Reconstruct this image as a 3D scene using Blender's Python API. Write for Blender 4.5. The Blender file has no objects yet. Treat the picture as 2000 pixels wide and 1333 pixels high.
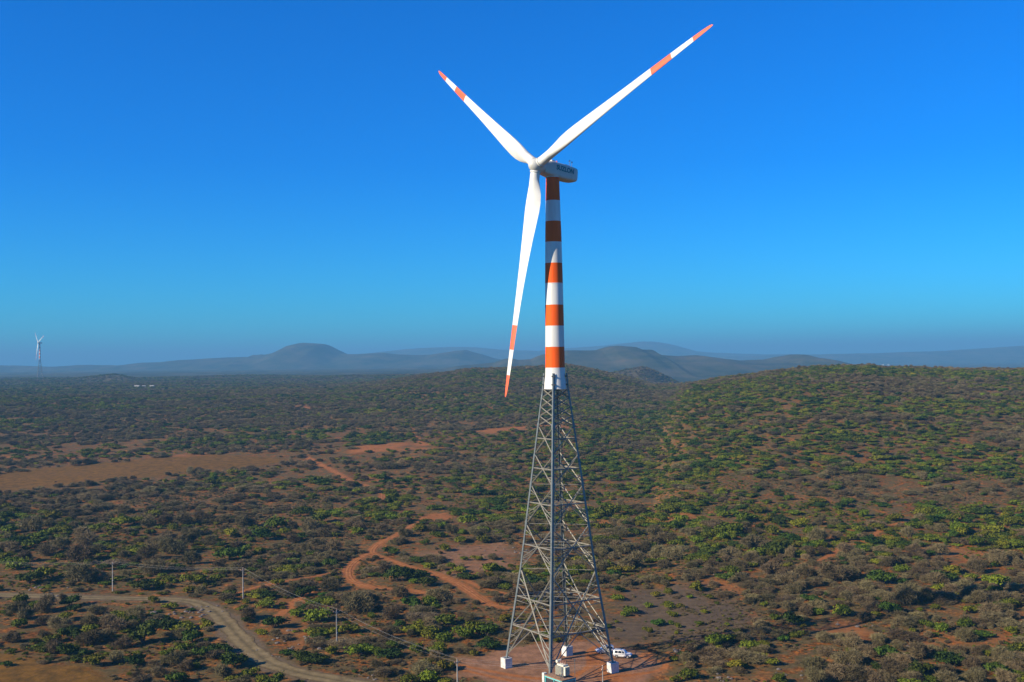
import bpy, math, random
import numpy as np
from mathutils import Vector, Matrix
sc = bpy.context.scene
C = sc.collection

# ------------------------------------------------------------------ camera, sky, sun, exposure
F_PX, CAM_H = 2122.0, 74.5                 # focal length in pixels of a 2000 px wide frame, eye height in metres
PITCH, ROLL = math.radians(0.96), math.radians(0.74)
cam_d = bpy.data.cameras.new('camera'); cam = bpy.data.objects.new('camera', cam_d); C.objects.link(cam)
cam_d.sensor_width = 36.0; cam_d.lens = 36.0*F_PX/2000.0
cam_d.clip_start = 1.0; cam_d.clip_end = 60000.0
cam.matrix_world = Matrix.Translation((0, 0, CAM_H)) @ Matrix.Rotation(math.pi/2 + PITCH, 4, 'X') @ Matrix.Rotation(-ROLL, 4, 'Z')
sc.camera = cam

SUN_EL = math.radians(26.0)
SUN_H = Vector((-0.891, -0.454)).normalized()      # horizontal direction towards the sun: left, a little behind the camera
S_DIR = Vector((SUN_H.x*math.cos(SUN_EL), SUN_H.y*math.cos(SUN_EL), math.sin(SUN_EL)))
world = bpy.data.worlds.new("World"); sc.world = world; world.use_nodes = True
wn = world.node_tree; wn.nodes.clear()
sky = wn.nodes.new('ShaderNodeTexSky'); sky.sky_type = 'NISHITA'; sky.sun_disc = False
sky.sun_elevation = SUN_EL; sky.sun_rotation = math.atan2(SUN_H.x, SUN_H.y)
sky.altitude = 300; sky.air_density = 1.0; sky.dust_density = 0.3; sky.ozone_density = 7.0
hs = wn.nodes.new('ShaderNodeHueSaturation'); hs.inputs['Saturation'].default_value = 1.35; hs.inputs['Value'].default_value = 1.0
bg = wn.nodes.new('ShaderNodeBackground'); bg.inputs['Strength'].default_value = 0.056
wo = wn.nodes.new('ShaderNodeOutputWorld')
tint = wn.nodes.new('ShaderNodeMix'); tint.data_type = 'RGBA'; tint.blend_type = 'MULTIPLY'; tint.inputs[0].default_value = 1.0; tint.inputs[7].default_value = (0.20, 1.30, 1.78, 1)
wn.links.new(sky.outputs[0], hs.inputs['Color']); wn.links.new(hs.outputs[0], tint.inputs[6]); wn.links.new(tint.outputs[2], bg.inputs[0]); wn.links.new(bg.outputs[0], wo.inputs[0])
sun_d = bpy.data.lights.new('sun', 'SUN'); sun = bpy.data.objects.new('sun', sun_d); C.objects.link(sun)
sun_d.energy = 5.0; sun_d.angle = math.radians(0.5); sun_d.color = (1.0, 0.86, 0.64)
sun.rotation_euler = S_DIR.to_track_quat('Z', 'Y').to_euler()
sc.view_settings.view_transform = 'Standard'; sc.view_settings.look = 'None'
sc.view_settings.exposure = 0.85; sc.view_settings.gamma = 1.0; sc.view_settings.use_curve_mapping = False
sc.cycles.max_bounces = 5; sc.cycles.diffuse_bounces = 2; sc.cycles.glossy_bounces = 2; sc.cycles.volume_bounces = 1
sc.cycles.transparent_max_bounces = 8

# ------------------------------------------------------------------ small helpers
RNG = np.random.default_rng(11)
rnd = random.Random(5)
def tag(o, label=None, cat=None, group=None, kind=None):
    if label: o['label'] = label
    if cat: o['category'] = cat
    if group: o['group'] = group
    if kind: o['kind'] = kind
    return o
def empty(name, loc=(0, 0, 0), rz=0.0):
    o = bpy.data.objects.new(name, None); C.objects.link(o); o.location = loc; o.rotation_euler = (0, 0, rz); o.empty_display_size = 0.2
    return o
def kids(o): return [c for c in bpy.data.objects if c.parent == o]
def copy_tree(o, tree, parent=None):
    c = o.copy(); C.objects.link(c); c.parent = parent
    for ch in tree.get(o, []): copy_tree(ch, tree, c)
    return c
def tree_map():
    t = {}
    for o in bpy.data.objects:
        if o.parent: t.setdefault(o.parent, []).append(o)
    return t
class MB:
    """collects shapes, links them as one mesh object"""
    def __init__(s): s.v, s.f, s.m, s.cur = [], [], [], 0
    def add(s, vs, fs):
        b = len(s.v); s.v.extend([tuple(v) for v in vs]); s.f.extend([tuple(b+i for i in f) for f in fs]); s.m.extend([s.cur]*len(fs)); return s
    def box(s, c, size, M=None, taper=1.0):
        hx, hy, hz = size[0]/2, size[1]/2, size[2]/2; vs = []
        for z, k in ((-hz, 1.0), (hz, taper)):
            for x, y in ((-hx, -hy), (hx, -hy), (hx, hy), (-hx, hy)):
                p = Vector((x*k, y*k, z))
                if M is not None: p = M @ p
                vs.append(p + Vector(c))
        return s.add(vs, [(0, 3, 2, 1), (4, 5, 6, 7), (0, 1, 5, 4), (1, 2, 6, 5), (2, 3, 7, 6), (3, 0, 4, 7)])
    def frame(s, a, b, up=(0, 0, 1)):
        a, b = Vector(a), Vector(b); d = (b-a).normalized(); u = Vector(up)
        if abs(d.dot(u)) > 0.98: u = Vector((1, 0, 0))
        x = d.cross(u).normalized(); y = x.cross(d).normalized(); return a, b, d, x, y
    def bar(s, a, b, w, h=None, up=(0, 0, 1)):
        h = h or w; a, b, d, x, y = s.frame(a, b, up); vs = []
        for p in (a, b):
            for i, j in ((-1, -1), (1, -1), (1, 1), (-1, 1)): vs.append(p + x*i*w/2 + y*j*h/2)
        return s.add(vs, [(0, 3, 2, 1), (4, 5, 6, 7), (0, 1, 5, 4), (1, 2, 6, 5), (2, 3, 7, 6), (3, 0, 4, 7)])
    def angle(s, a, b, w, t, out):
        """L-section steel angle from a to b, its corner pointing along out"""
        a, b = Vector(a), Vector(b); d = (b-a).normalized(); o = Vector(out); o = (o - d*o.dot(d)).normalized(); q = d.cross(o)
        e1 = (-o + q).normalized(); e2 = (-o - q).normalized(); vs = []
        prof = [(0, 0), (w, 0), (w, t), (t, t), (t, w), (0, w)]
        for p in (a, b):
            for i, j in prof: vs.append(p + o*w*0.35 + e1*i + e2*j)
        fs = [(k, (k+1) % 6, 6+(k+1) % 6, 6+k) for k in range(6)] + [(5, 4, 3, 2, 1, 0), (6, 7, 8, 9, 10, 11)]
        return s.add(vs, fs)
    def tube(s, pts, rad, n=8, cap=True):
        pts = [Vector(p) for p in pts]; vs = []; fs = []
        rad = rad if isinstance(rad, (list, tuple)) else [rad]*len(pts)
        for k, p in enumerate(pts):
            d = (pts[min(k+1, len(pts)-1)] - pts[max(k-1, 0)]).normalized(); u = Vector((0, 0, 1)) if abs(d.z) < 0.95 else Vector((1, 0, 0))
            x = d.cross(u).normalized(); y = x.cross(d)
            for i in range(n):
                a = 2*math.pi*i/n; vs.append(p + (x*math.cos(a) + y*math.sin(a))*rad[k])
        for k in range(len(pts)-1):
            for i in range(n): fs.append((k*n+i, k*n+(i+1) % n, (k+1)*n+(i+1) % n, (k+1)*n+i))
        if cap: fs += [tuple(range(n))[::-1], tuple(range((len(pts)-1)*n, len(pts)*n))]
        return s.add(vs, fs)
    def build(s, name, mats, parent=None, smooth=False, bevel=0.0, M=None):
        me = bpy.data.meshes.new(name); me.from_pydata(s.v, [], s.f); me.update()
        for m in (mats if isinstance(mats, (list, tuple)) else [mats]): me.materials.append(m)
        me.polygons.foreach_set('material_index', s.m)
        if smooth: me.polygons.foreach_set('use_smooth', [True]*len(me.polygons))
        import bmesh
        bm = bmesh.new(); bm.from_mesh(me); bmesh.ops.recalc_face_normals(bm, faces=bm.faces)
        if bevel: bmesh.ops.bevel(bm, geom=list(bm.edges), offset=bevel, segments=2, affect='EDGES', profile=0.5)
        bm.to_mesh(me); bm.free()
        if smooth == 'auto': me.set_sharp_from_angle(angle=math.radians(35))
        o = bpy.data.objects.new(name, me); C.objects.link(o); o.parent = parent
        return o

# ------------------------------------------------------------------ procedural materials
def nodes_of(name):
    m = bpy.data.materials.new(name); m.use_nodes = True; nt = m.node_tree; nt.nodes.clear()
    out = nt.nodes.new('ShaderNodeOutputMaterial'); p = nt.nodes.new('ShaderNodeBsdfPrincipled'); nt.links.new(p.outputs[0], out.inputs[0])
    return m, nt, p
def plain(name, col, rough=0.6, metal=0.0, var=0.12, scale=2.0, spec=0.4, dirt=None, streak=False):
    """paint / metal / concrete with uneven tone"""
    m, nt, p = nodes_of(name); N = nt.nodes.new; L = nt.links.new
    tc = N('ShaderNodeTexCoord'); no = N('ShaderNodeTexNoise'); no.inputs['Scale'].default_value = scale; no.inputs['Detail'].default_value = 5
    if streak:
        mp = N('ShaderNodeMapping'); mp.inputs['Scale'].default_value = (1, 1, 0.12); L(tc.outputs['Object'], mp.inputs[0]); L(mp.outputs[0], no.inputs['Vector'])
    else: L(tc.outputs['Object'], no.inputs['Vector'])
    cr = N('ShaderNodeValToRGB'); cr.color_ramp.elements[0].position = 0.3; cr.color_ramp.elements[1].position = 0.7
    lo = dirt if dirt else tuple(c*(1-var) for c in col); hi = tuple(min(1, c*(1+var*0.5)) for c in col)
    cr.color_ramp.elements[0].color = (*lo, 1); cr.color_ramp.elements[1].color = (*hi, 1)
    L(no.outputs['Fac'], cr.inputs[0]); L(cr.outputs[0], p.inputs['Base Color'])
    p.inputs['Roughness'].default_value = rough; p.inputs['Metallic'].default_value = metal; p.inputs['Specular IOR Level'].default_value = spec
    return m
def foliage(name, a, b, hue=0.03, rough=0.75):
    m, nt, p = nodes_of(name); N = nt.nodes.new; L = nt.links.new
    oi = N('ShaderNodeObjectInfo'); tc = N('ShaderNodeTexCoord'); no = N('ShaderNodeTexNoise'); no.inputs['Scale'].default_value = 3.2; no.inputs['Detail'].default_value = 2
    L(tc.outputs['Object'], no.inputs['Vector'])
    cr = N('ShaderNodeValToRGB'); cr.color_ramp.elements[0].position = 0.36; cr.color_ramp.elements[1].position = 0.64
    cr.color_ramp.elements[0].color = (*a, 1); cr.color_ramp.elements[1].color = (*b, 1)
    h = N('ShaderNodeHueSaturation'); a = tuple(c*0.95 for c in a); b = tuple(c*1.0 for c in b)
    cr.color_ramp.elements[0].color = (*a, 1); cr.color_ramp.elements[1].color = (*b, 1)
    m1 = N('ShaderNodeMapRange'); m1.inputs['To Min'].default_value = 0.5-hue; m1.inputs['To Max'].default_value = 0.5+hue
    m2 = N('ShaderNodeMapRange'); m2.inputs['To Min'].default_value = 0.62; m2.inputs['To Max'].default_value = 1.35
    mu = N('ShaderNodeMath'); mu.operation = 'MULTIPLY'; mu.inputs[1].default_value = 7.31; fr = N('ShaderNodeMath'); fr.operation = 'FRACT'
    L(oi.outputs['Random'], m1.inputs[0]); L(oi.outputs['Random'], mu.inputs[0]); L(mu.outputs[0], fr.inputs[0]); L(fr.outputs[0], m2.inputs[0])
    L(no.outputs['Fac'], cr.inputs[0]); L(cr.outputs[0], h.inputs['Color']); L(m1.outputs[0], h.inputs['Hue']); L(m2.outputs[0], h.inputs['Value'])
    L(h.outputs[0], p.inputs['Base Color']); p.inputs['Roughness'].default_value = rough; p.inputs['Specular IOR Level'].default_value = 0.15
    return m
M = {}
M['white'] = plain('gelcoat_white', (0.62, 0.62, 0.585), 0.45, var=0.12, scale=0.3)
M['bladered'] = plain('blade_red_paint', (0.70, 0.11, 0.04), 0.5, var=0.08, scale=0.5)
M['towerwhite'] = plain('tower_white_paint', (0.60, 0.60, 0.575), 0.45, var=0.16, scale=0.9, streak=True)
M['towerred'] = plain('tower_red_paint', (0.70, 0.092, 0.005), 0.6, spec=0.15, var=0.16, scale=0.9, streak=True)
M['nacelle'] = plain('nacelle_shell', (0.50, 0.50, 0.47), 0.5, var=0.08, scale=0.6)
M['teal'] = plain('lettering_teal', (0.02, 0.16, 0.19), 0.5, var=0.05)
M['steel'] = plain('galvanised_steel', (0.15, 0.17, 0.17), 0.45, metal=0.3, var=0.3, scale=1.2)
M['brace'] = plain('galvanised_brace_steel', (0.23, 0.215, 0.175), 0.5, metal=0.15, var=0.3, scale=1.5)
M['dark'] = plain('dark_metal', (0.05, 0.05, 0.055), 0.5, metal=0.3)
M['block'] = plain('limewashed_concrete', (0.56, 0.55, 0.51), 0.8, var=0.3, scale=1.2)
M['conc'] = plain('concrete', (0.30, 0.285, 0.26), 0.85, var=0.22, scale=3.0, streak=True)
M['roofslab'] = plain('dusty_roof_slab', (0.26, 0.15, 0.09), 0.9, var=0.3, scale=1.5)
M['cyan'] = plain('cyan_frame_paint', (0.12, 0.52, 0.52), 0.5, var=0.12, scale=3)
M['cream'] = plain('transformer_paint', (0.62, 0.60, 0.48), 0.5, var=0.15, scale=2)
M['ceram'] = plain('porcelain', (0.30, 0.12, 0.06), 0.25, spec=0.6)
M['carwhite'] = plain('car_paint_white', (0.66, 0.66, 0.66), 0.25, var=0.03, spec=0.6)
M['glass'] = plain('tinted_car_glass', (0.012, 0.015, 0.02), 0.15, spec=0.4, var=0.02)
M['rubber'] = plain('tyre_rubber', (0.02, 0.02, 0.02), 0.85)
M['alloy'] = plain('wheel_rim', (0.45, 0.45, 0.46), 0.35, metal=0.7)
M['lamp'] = plain('lamp_lens', (0.75, 0.75, 0.72), 0.15, spec=0.8)
M['tail'] = plain('tail_lamp_lens', (0.45, 0.02, 0.02), 0.2, spec=0.8)
M['wire'] = plain('weathered_aluminium_wire', (0.32, 0.31, 0.29), 0.5, metal=0.4)
M['bark'] = plain('bark', (0.10, 0.08, 0.065), 0.9, var=0.3, scale=4)
M['rock'] = plain('grey_rock', (0.13, 0.11, 0.095), 0.9, var=0.4, scale=1.5)
M['green'] = foliage('acacia_leaves', (0.050, 0.068, 0.003), (0.125, 0.138, 0.006))
M['dense'] = foliage('dark_leaves', (0.018, 0.036, 0.003), (0.050, 0.080, 0.005))
M['yellow'] = foliage('yellowing_leaves', (0.085, 0.092, 0.004), (0.165, 0.155, 0.008))
M['twig'] = foliage('dry_twigs', (0.090, 0.068, 0.030), (0.175, 0.138, 0.068), hue=0.02)

# ------------------------------------------------------------------ projection of a photo pixel (2000 x 1333) onto the terrain
_cp, _sp, _cr, _sr = math.cos(PITCH), math.sin(PITCH), math.cos(ROLL), math.sin(ROLL)
def ray(px, py):
    X, Y = px-1000.0, 666.5-py
    xs = _cr*X + _sr*Y; ys = -_sr*X + _cr*Y
    dy = F_PX*_cp - ys*_sp; dz = F_PX*_sp + ys*_cp
    return xs/dy, dz/dy                         # tan azimuth, rise per metre of depth
def _hash(i, j, s):
    n = (i.astype(np.int64)*374761393 + j.astype(np.int64)*668265263 + s*1274126177) & 0x7fffffff
    n = ((n ^ (n >> 13))*1103515245) & 0x7fffffff; n = (n ^ (n >> 16)) & 0x7fffffff
    return (n % 100003)/100003.0
def vnoise(x, y, wl, seed=0):
    x = np.asarray(x, float)/wl; y = np.asarray(y, float)/wl; i = np.floor(x); j = np.floor(y); u = x-i; v = y-j
    u = u*u*(3-2*u); v = v*v*(3-2*v)
    return (_hash(i, j, seed)*(1-u) + _hash(i+1, j, seed)*u)*(1-v) + (_hash(i, j+1, seed)*(1-u) + _hash(i+1, j+1, seed)*u)*v
def fbm(x, y, wl, seed=0, o=4):
    r = 0; a = 1; t = 0
    for k in range(o): r = r + a*vnoise(x, y, wl/2**k, seed+k*17); t += a; a *= 0.5
    return r/t
def sstep(a, b, x):
    t = np.clip((x-a)/(b-a), 0, 1); return t*t*(3-2*t)
def crest(pts, D):
    ts, zs = [], []
    for px, py in pts:
        t, r = ray(px, py); ts.append(t); zs.append(CAM_H + r*D)
    return np.array(ts), np.array(zs)
RIDGES = []      # (tans, crest heights, depth of crest, front width, back width)
def ridge(pts, D, wf, wb):
    t, z = crest(pts, D); t = np.concatenate([[t[0]-0.03], t, [t[-1]+0.03]]); z = np.concatenate([[-60], z, [-60]]); RIDGES.append((t, z, D, wf, wb))
ridge([(1130, 960), (1220, 890), (1285, 815), (1315, 778), (1338, 760), (1363, 751), (1406, 742), (1454, 737), (1501, 730), (1563, 722), (1620, 718), (1700, 716), (1725, 721),
       (1762, 720), (1857, 724), (2000, 725), (2200, 729), (2700, 745), (3600, 790)], 1200, 560, 420)
ridge([(640, 760), (760, 745), (820, 735), (885, 727), (909, 723), (960, 721), (1020, 719), (1050, 718), (1102, 713), (1145, 720), (1192, 731), (1240, 742), (1297, 762), (1350, 790)], 1850, 620, 450)
ridge([(1140, 745), (1192, 729), (1216, 724), (1235, 721), (1254, 717), (1270, 721), (1283, 727), (1297, 734), (1330, 750)], 2700, 260, 260)
ridge([(100, 748), (127, 742), (160, 738), (190, 735), (214, 731), (232, 732), (250, 736), (275, 742), (300, 750)], 3000, 180, 220)
T_A, T_B = ray(1060, 700)[0], ray(1260, 700)[0]
def height(x, y):
    x = np.asarray(x, float); y = np.asarray(y, float)
    ys = np.maximum(y, 1.0); t = x/ys
    base = 30*sstep(430, 1550, ys) + (fbm(x, y, 60, 3, 3)-0.5)*2.2*sstep(40, 120, np.hypot(x-12, y-258)) + (fbm(x, y, 420, 9, 3)-0.5)*14*sstep(420, 1200, ys)
    base = base - 46*sstep(1600, 2700, ys)*sstep(T_A, T_B, t)          # the land falls away into a hazy basin on the right
    z = base
    for ts, zs, D, wf, wb in RIDGES:
        cz = np.interp(t, ts, zs, left=-60, right=-60)
        s = np.where(ys < D, (D-ys)/wf, (ys-D)/wb); b = np.exp(-(s*1.15)**2.4)
        rough = (fbm(x, y, 170, 21, 4)-0.5)*6
        k = np.clip((cz-base)/18.0, 0, 1); z = np.maximum(z, base + (cz-base)*b + rough*b*sstep(0, 0.5, s)*k)
    return z
def zat(x, y): return float(height(np.array([x]), np.array([y]))[0])
_ys = np.geomspace(140, 9000, 900)
def hit(px, py):
    """where the sight line through a photo pixel meets the terrain"""
    t, r = ray(px, py); hz = height(t*_ys, _ys); zr = CAM_H + r*_ys; k = np.nonzero(zr <= hz)[0]
    if len(k) == 0: return t*9000, 9000.0
    k = max(k[0], 1); a, b = _ys[k-1], _ys[k]
    for _ in range(24):
        m = (a+b)/2
        if CAM_H + r*m <= zat(t*m, m): b = m
        else: a = m
    return t*b, b

# ------------------------------------------------------------------ where the bare soil, tracks, fields and road lie
def W(pts): return [hit(*p) for p in pts]
def spline(P, n=14):
    P = [np.array(p, float) for p in P]; P = [2*P[0]-P[1]] + P + [2*P[-1]-P[-2]]; out = []
    for k in range(1, len(P)-2):
        for i in range(n):
            t = i/n; a, b, c, d = P[k-1:k+3]
            out.append(0.5*((2*b) + (c-a)*t + (2*a-5*b+4*c-d)*t*t + (3*b-3*c+d-a)*t**3))
    out.append(P[-2]); return np.array(out)
ROAD = spline(W([(-160, 1160), (0, 1163), (120, 1166), (230, 1169), (320, 1171), (375, 1176), (412, 1190), (440, 1215), (462, 1240), (490, 1268), (525, 1295), (580, 1314), (650, 1328), (740, 1345)]))
TRACKS = [(spline(W(p)), w) for p, w in [
    ([(1015, 1187), (985, 1187), (955, 1180), (925, 1160), (890, 1138), (850, 1122), (800, 1108), (755, 1092), (728, 1080), (735, 1066), (762, 1052), (788, 1038), (830, 1012), (866, 1004)], 3.6),
    ([(726, 1080), (700, 1092), (683, 1108), (680, 1124), (690, 1136), (715, 1146), (745, 1150), (800, 1154), (850, 1162)], 3.6),
    ([(645, 1120), (600, 1129), (550, 1137), (500, 1148), (470, 1158)], 2.6),
    ([(640, 1140), (600, 1160), (575, 1176), (558, 1192), (540, 1206), (515, 1222)], 2.4),
    ([(600, 893), (620, 905), (645, 917), (668, 930), (690, 943), (720, 950), (745, 960), (748, 976)], 4.5),
    ([(808, 838), (808, 848), (815, 858), (830, 870)], 4.5),
    ([(1015, 1172), (985, 1160), (940, 1147), (905, 1133)], 2.0),
    ([(1600, 1095), (1640, 1075), (1680, 1060), (1700, 1050), (1730, 1030), (1765, 1020)], 2.2),
    ([(1175, 1262), (1160, 1275), (1165, 1290), (1185, 1310), (1200, 1330)], 3.2),
    ([(1190, 1322), (1240, 1318), (1285, 1310), (1300, 1300), (1290, 1292), (1265, 1290)], 1.6),
    ([(900, 1300), (960, 1312), (1020, 1322), (1080, 1326), (1140, 1310), (1165, 1290)], 1.5), ([(905, 1309), (960, 1322), (1020, 1333), (1090, 1338)], 1.5),
    ([(1118, 1325), (1150, 1300), (1150, 1275), (1165, 1262)], 1.4), ([(1250, 1282), (1262, 1276), (1272, 1280), (1262, 1286), (1250, 1282)], 1.3),
]]
def P_(pts, kind, soft=4.0, amt=1.0): return (np.array(W(pts)), kind, soft, amt)
#  kinds: 0 bright orange earth, 1 gravel, 2 dry grass field, 3 grey burnt ground
POLYS = [
    P_([(905, 1285), (960, 1272), (1060, 1258), (1130, 1252), (1200, 1258), (1255, 1270), (1305, 1290), (1300, 1312), (1230, 1340), (1100, 1350), (960, 1345), (890, 1318)], 4, 3, 1.0),
    P_([(-60, 1268), (40, 1275), (90, 1292), (150, 1302), (200, 1318), (250, 1345), (-60, 1380)], 2, 3, 1.0),
    P_([(-40, 945), (0, 925), (90, 915), (200, 905), (330, 892), (430, 889), (530, 891), (560, 900), (500, 913), (400, 920), (290, 935), (160, 942), (90, 955), (-40, 965)], 2, 8, 1.0),
    P_([(655, 884), (700, 872), (760, 866), (820, 864), (862, 872), (840, 880), (760, 884), (690, 886)], 0, 7, 0.85),
    P_([(515, 797), (560, 791), (610, 792), (655, 797), (590, 799)], 0, 14, 0.8),
    P_([(325, 799), (350, 795), (395, 797), (380, 801), (345, 801)], 0, 14, 0.7),
    P_([(915, 843), (960, 836), (1040, 833), (1120, 830), (1185, 830), (1160, 835), (1060, 840), (960, 846)], 0, 10, 0.8),
    P_([(0, 893), (120, 891), (260, 892), (400, 886), (400, 891), (240, 897), (60, 897)], 0, 8, 0.6),
    P_([(830, 1010), (850, 1000), (880, 1000), (885, 1012), (860, 1022), (835, 1018)], 0, 4, 0.9),
    P_([(1155, 1015), (1200, 1008), (1215, 1020), (1200, 1030), (1160, 1035)], 0, 4, 0.8),
    P_([(1230, 1005), (1340, 1002), (1380, 1010), (1330, 1018), (1250, 1014)], 0, 4, 0.6),
    P_([(1240, 1150), (1330, 1140), (1400, 1150), (1440, 1180), (1480, 1205), (1475, 1222), (1440, 1240), (1360, 1252), (1290, 1250), (1215, 1258), (1190, 1240), (1215, 1195)], 3, 8, 1.0),
    P_([(1370, 1125), (1430, 1118), (1480, 1125), (1500, 1140), (1450, 1165), (1400, 1150)], 0, 6, 0.5),
    P_([(1560, 1110), (1600, 1095), (1640, 1090), (1620, 1115), (1590, 1125)], 0, 5, 0.8),
    P_([(1700, 1072), (1760, 1070), (1830, 1065), (1900, 1070), (1945, 1090), (1920, 1095), (1860, 1105), (1800, 1090), (1720, 1085)], 0, 5, 0.5),
    P_([(1750, 1255), (1800, 1250), (1850, 1240), (1880, 1245), (1950, 1230), (1985, 1250), (1950, 1262), (1860, 1265), (1790, 1272)], 0, 5, 0.5),
    P_([(1625, 1215), (1680, 1215), (1700, 1240), (1660, 1250), (1620, 1235)], 0, 5, 0.7),
    P_([(1440, 1325), (1480, 1315), (1520, 1320), (1530, 1345), (1440, 1350)], 0, 5, 0.7),
    P_([(680, 1090), (725, 1078), (760, 1090), (730, 1112), (690, 1112)], 0, 6, 0.5),
    P_([(620, 930), (700, 925), (790, 940), (760, 965), (690, 955)], 0, 10, 0.35),
    P_([(1740, 713), (1800, 710), (1850, 711), (1840, 714), (1770, 715)], 2, 40, 0.9),
    P_([(860, 1070), (1000, 1055), (1010, 1110), (900, 1125), (850, 1100), (800, 1085)], 4, 8, 0.7),
    P_([(520, 1180), (600, 1170), (640, 1220), (690, 1215), (640, 1260), (560, 1270), (510, 1240)], 0, 8, 0.45),
    P_([(1160, 1290), (1200, 1300), (1240, 1320), (1180, 1330), (1150, 1310)], 0, 4, 0.7),
]
def seg_dist(x, y, L):
    d = np.full(x.shape, 1e9)
    for a, b in zip(L[:-1], L[1:]):
        ab = b-a; q = ab.dot(ab)+1e-9; t = np.clip(((x-a[0])*ab[0] + (y-a[1])*ab[1])/q, 0, 1)
        d = np.minimum(d, (x-a[0]-t*ab[0])**2 + (y-a[1]-t*ab[1])**2)
    return np.sqrt(d)
def inside(x, y, P):
    r = np.zeros(x.shape, bool)
    for a, b in zip(P, np.roll(P, -1, 0)):
        if a[1] == b[1]: continue
        c = ((a[1] > y) != (b[1] > y)) & (x < (b[0]-a[0])*(y-a[1])/(b[1]-a[1]) + a[0]); r ^= c
    return r
def zones(x, y):
    """five masks: orange earth, gravel, dry field, grey ground, trampled brown pad"""
    Z = np.zeros((5,) + x.shape)
    jit = (fbm(x, y, 9, 40, 3)-0.5)
    for L, w in [(ROAD, 7.6)] + TRACKS:
        k = 1 if L is ROAD else 0; pad = w*3
        m = (x > L[:, 0].min()-pad) & (x < L[:, 0].max()+pad) & (y > L[:, 1].min()-pad) & (y < L[:, 1].max()+pad)
        if not m.any(): continue
        d = seg_dist(x[m], y[m], L) + jit[m]*w*0.5
        Z[k][m] = np.maximum(Z[k][m], 1-sstep(w*0.38, w*0.72, d))
    for P, k, soft, amt in POLYS:
        pad = soft*2
        m = (x > P[:, 0].min()-pad) & (x < P[:, 0].max()+pad) & (y > P[:, 1].min()-pad) & (y < P[:, 1].max()+pad)
        if not m.any(): continue
        xm, ym = x[m], y[m]; d = seg_dist(xm, ym, np.vstack([P, P[:1]])); d = np.where(inside(xm, ym, P), -d, d) + jit[m]*soft*2.5
        q = (1-sstep(-soft*0.9, soft*0.7, d))*amt
        if k == 0: q = q*sstep(0.30, 0.56, fbm(xm, ym, 16, 43, 3))
        Z[k][m] = np.maximum(Z[k][m], q)
    return Z

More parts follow.
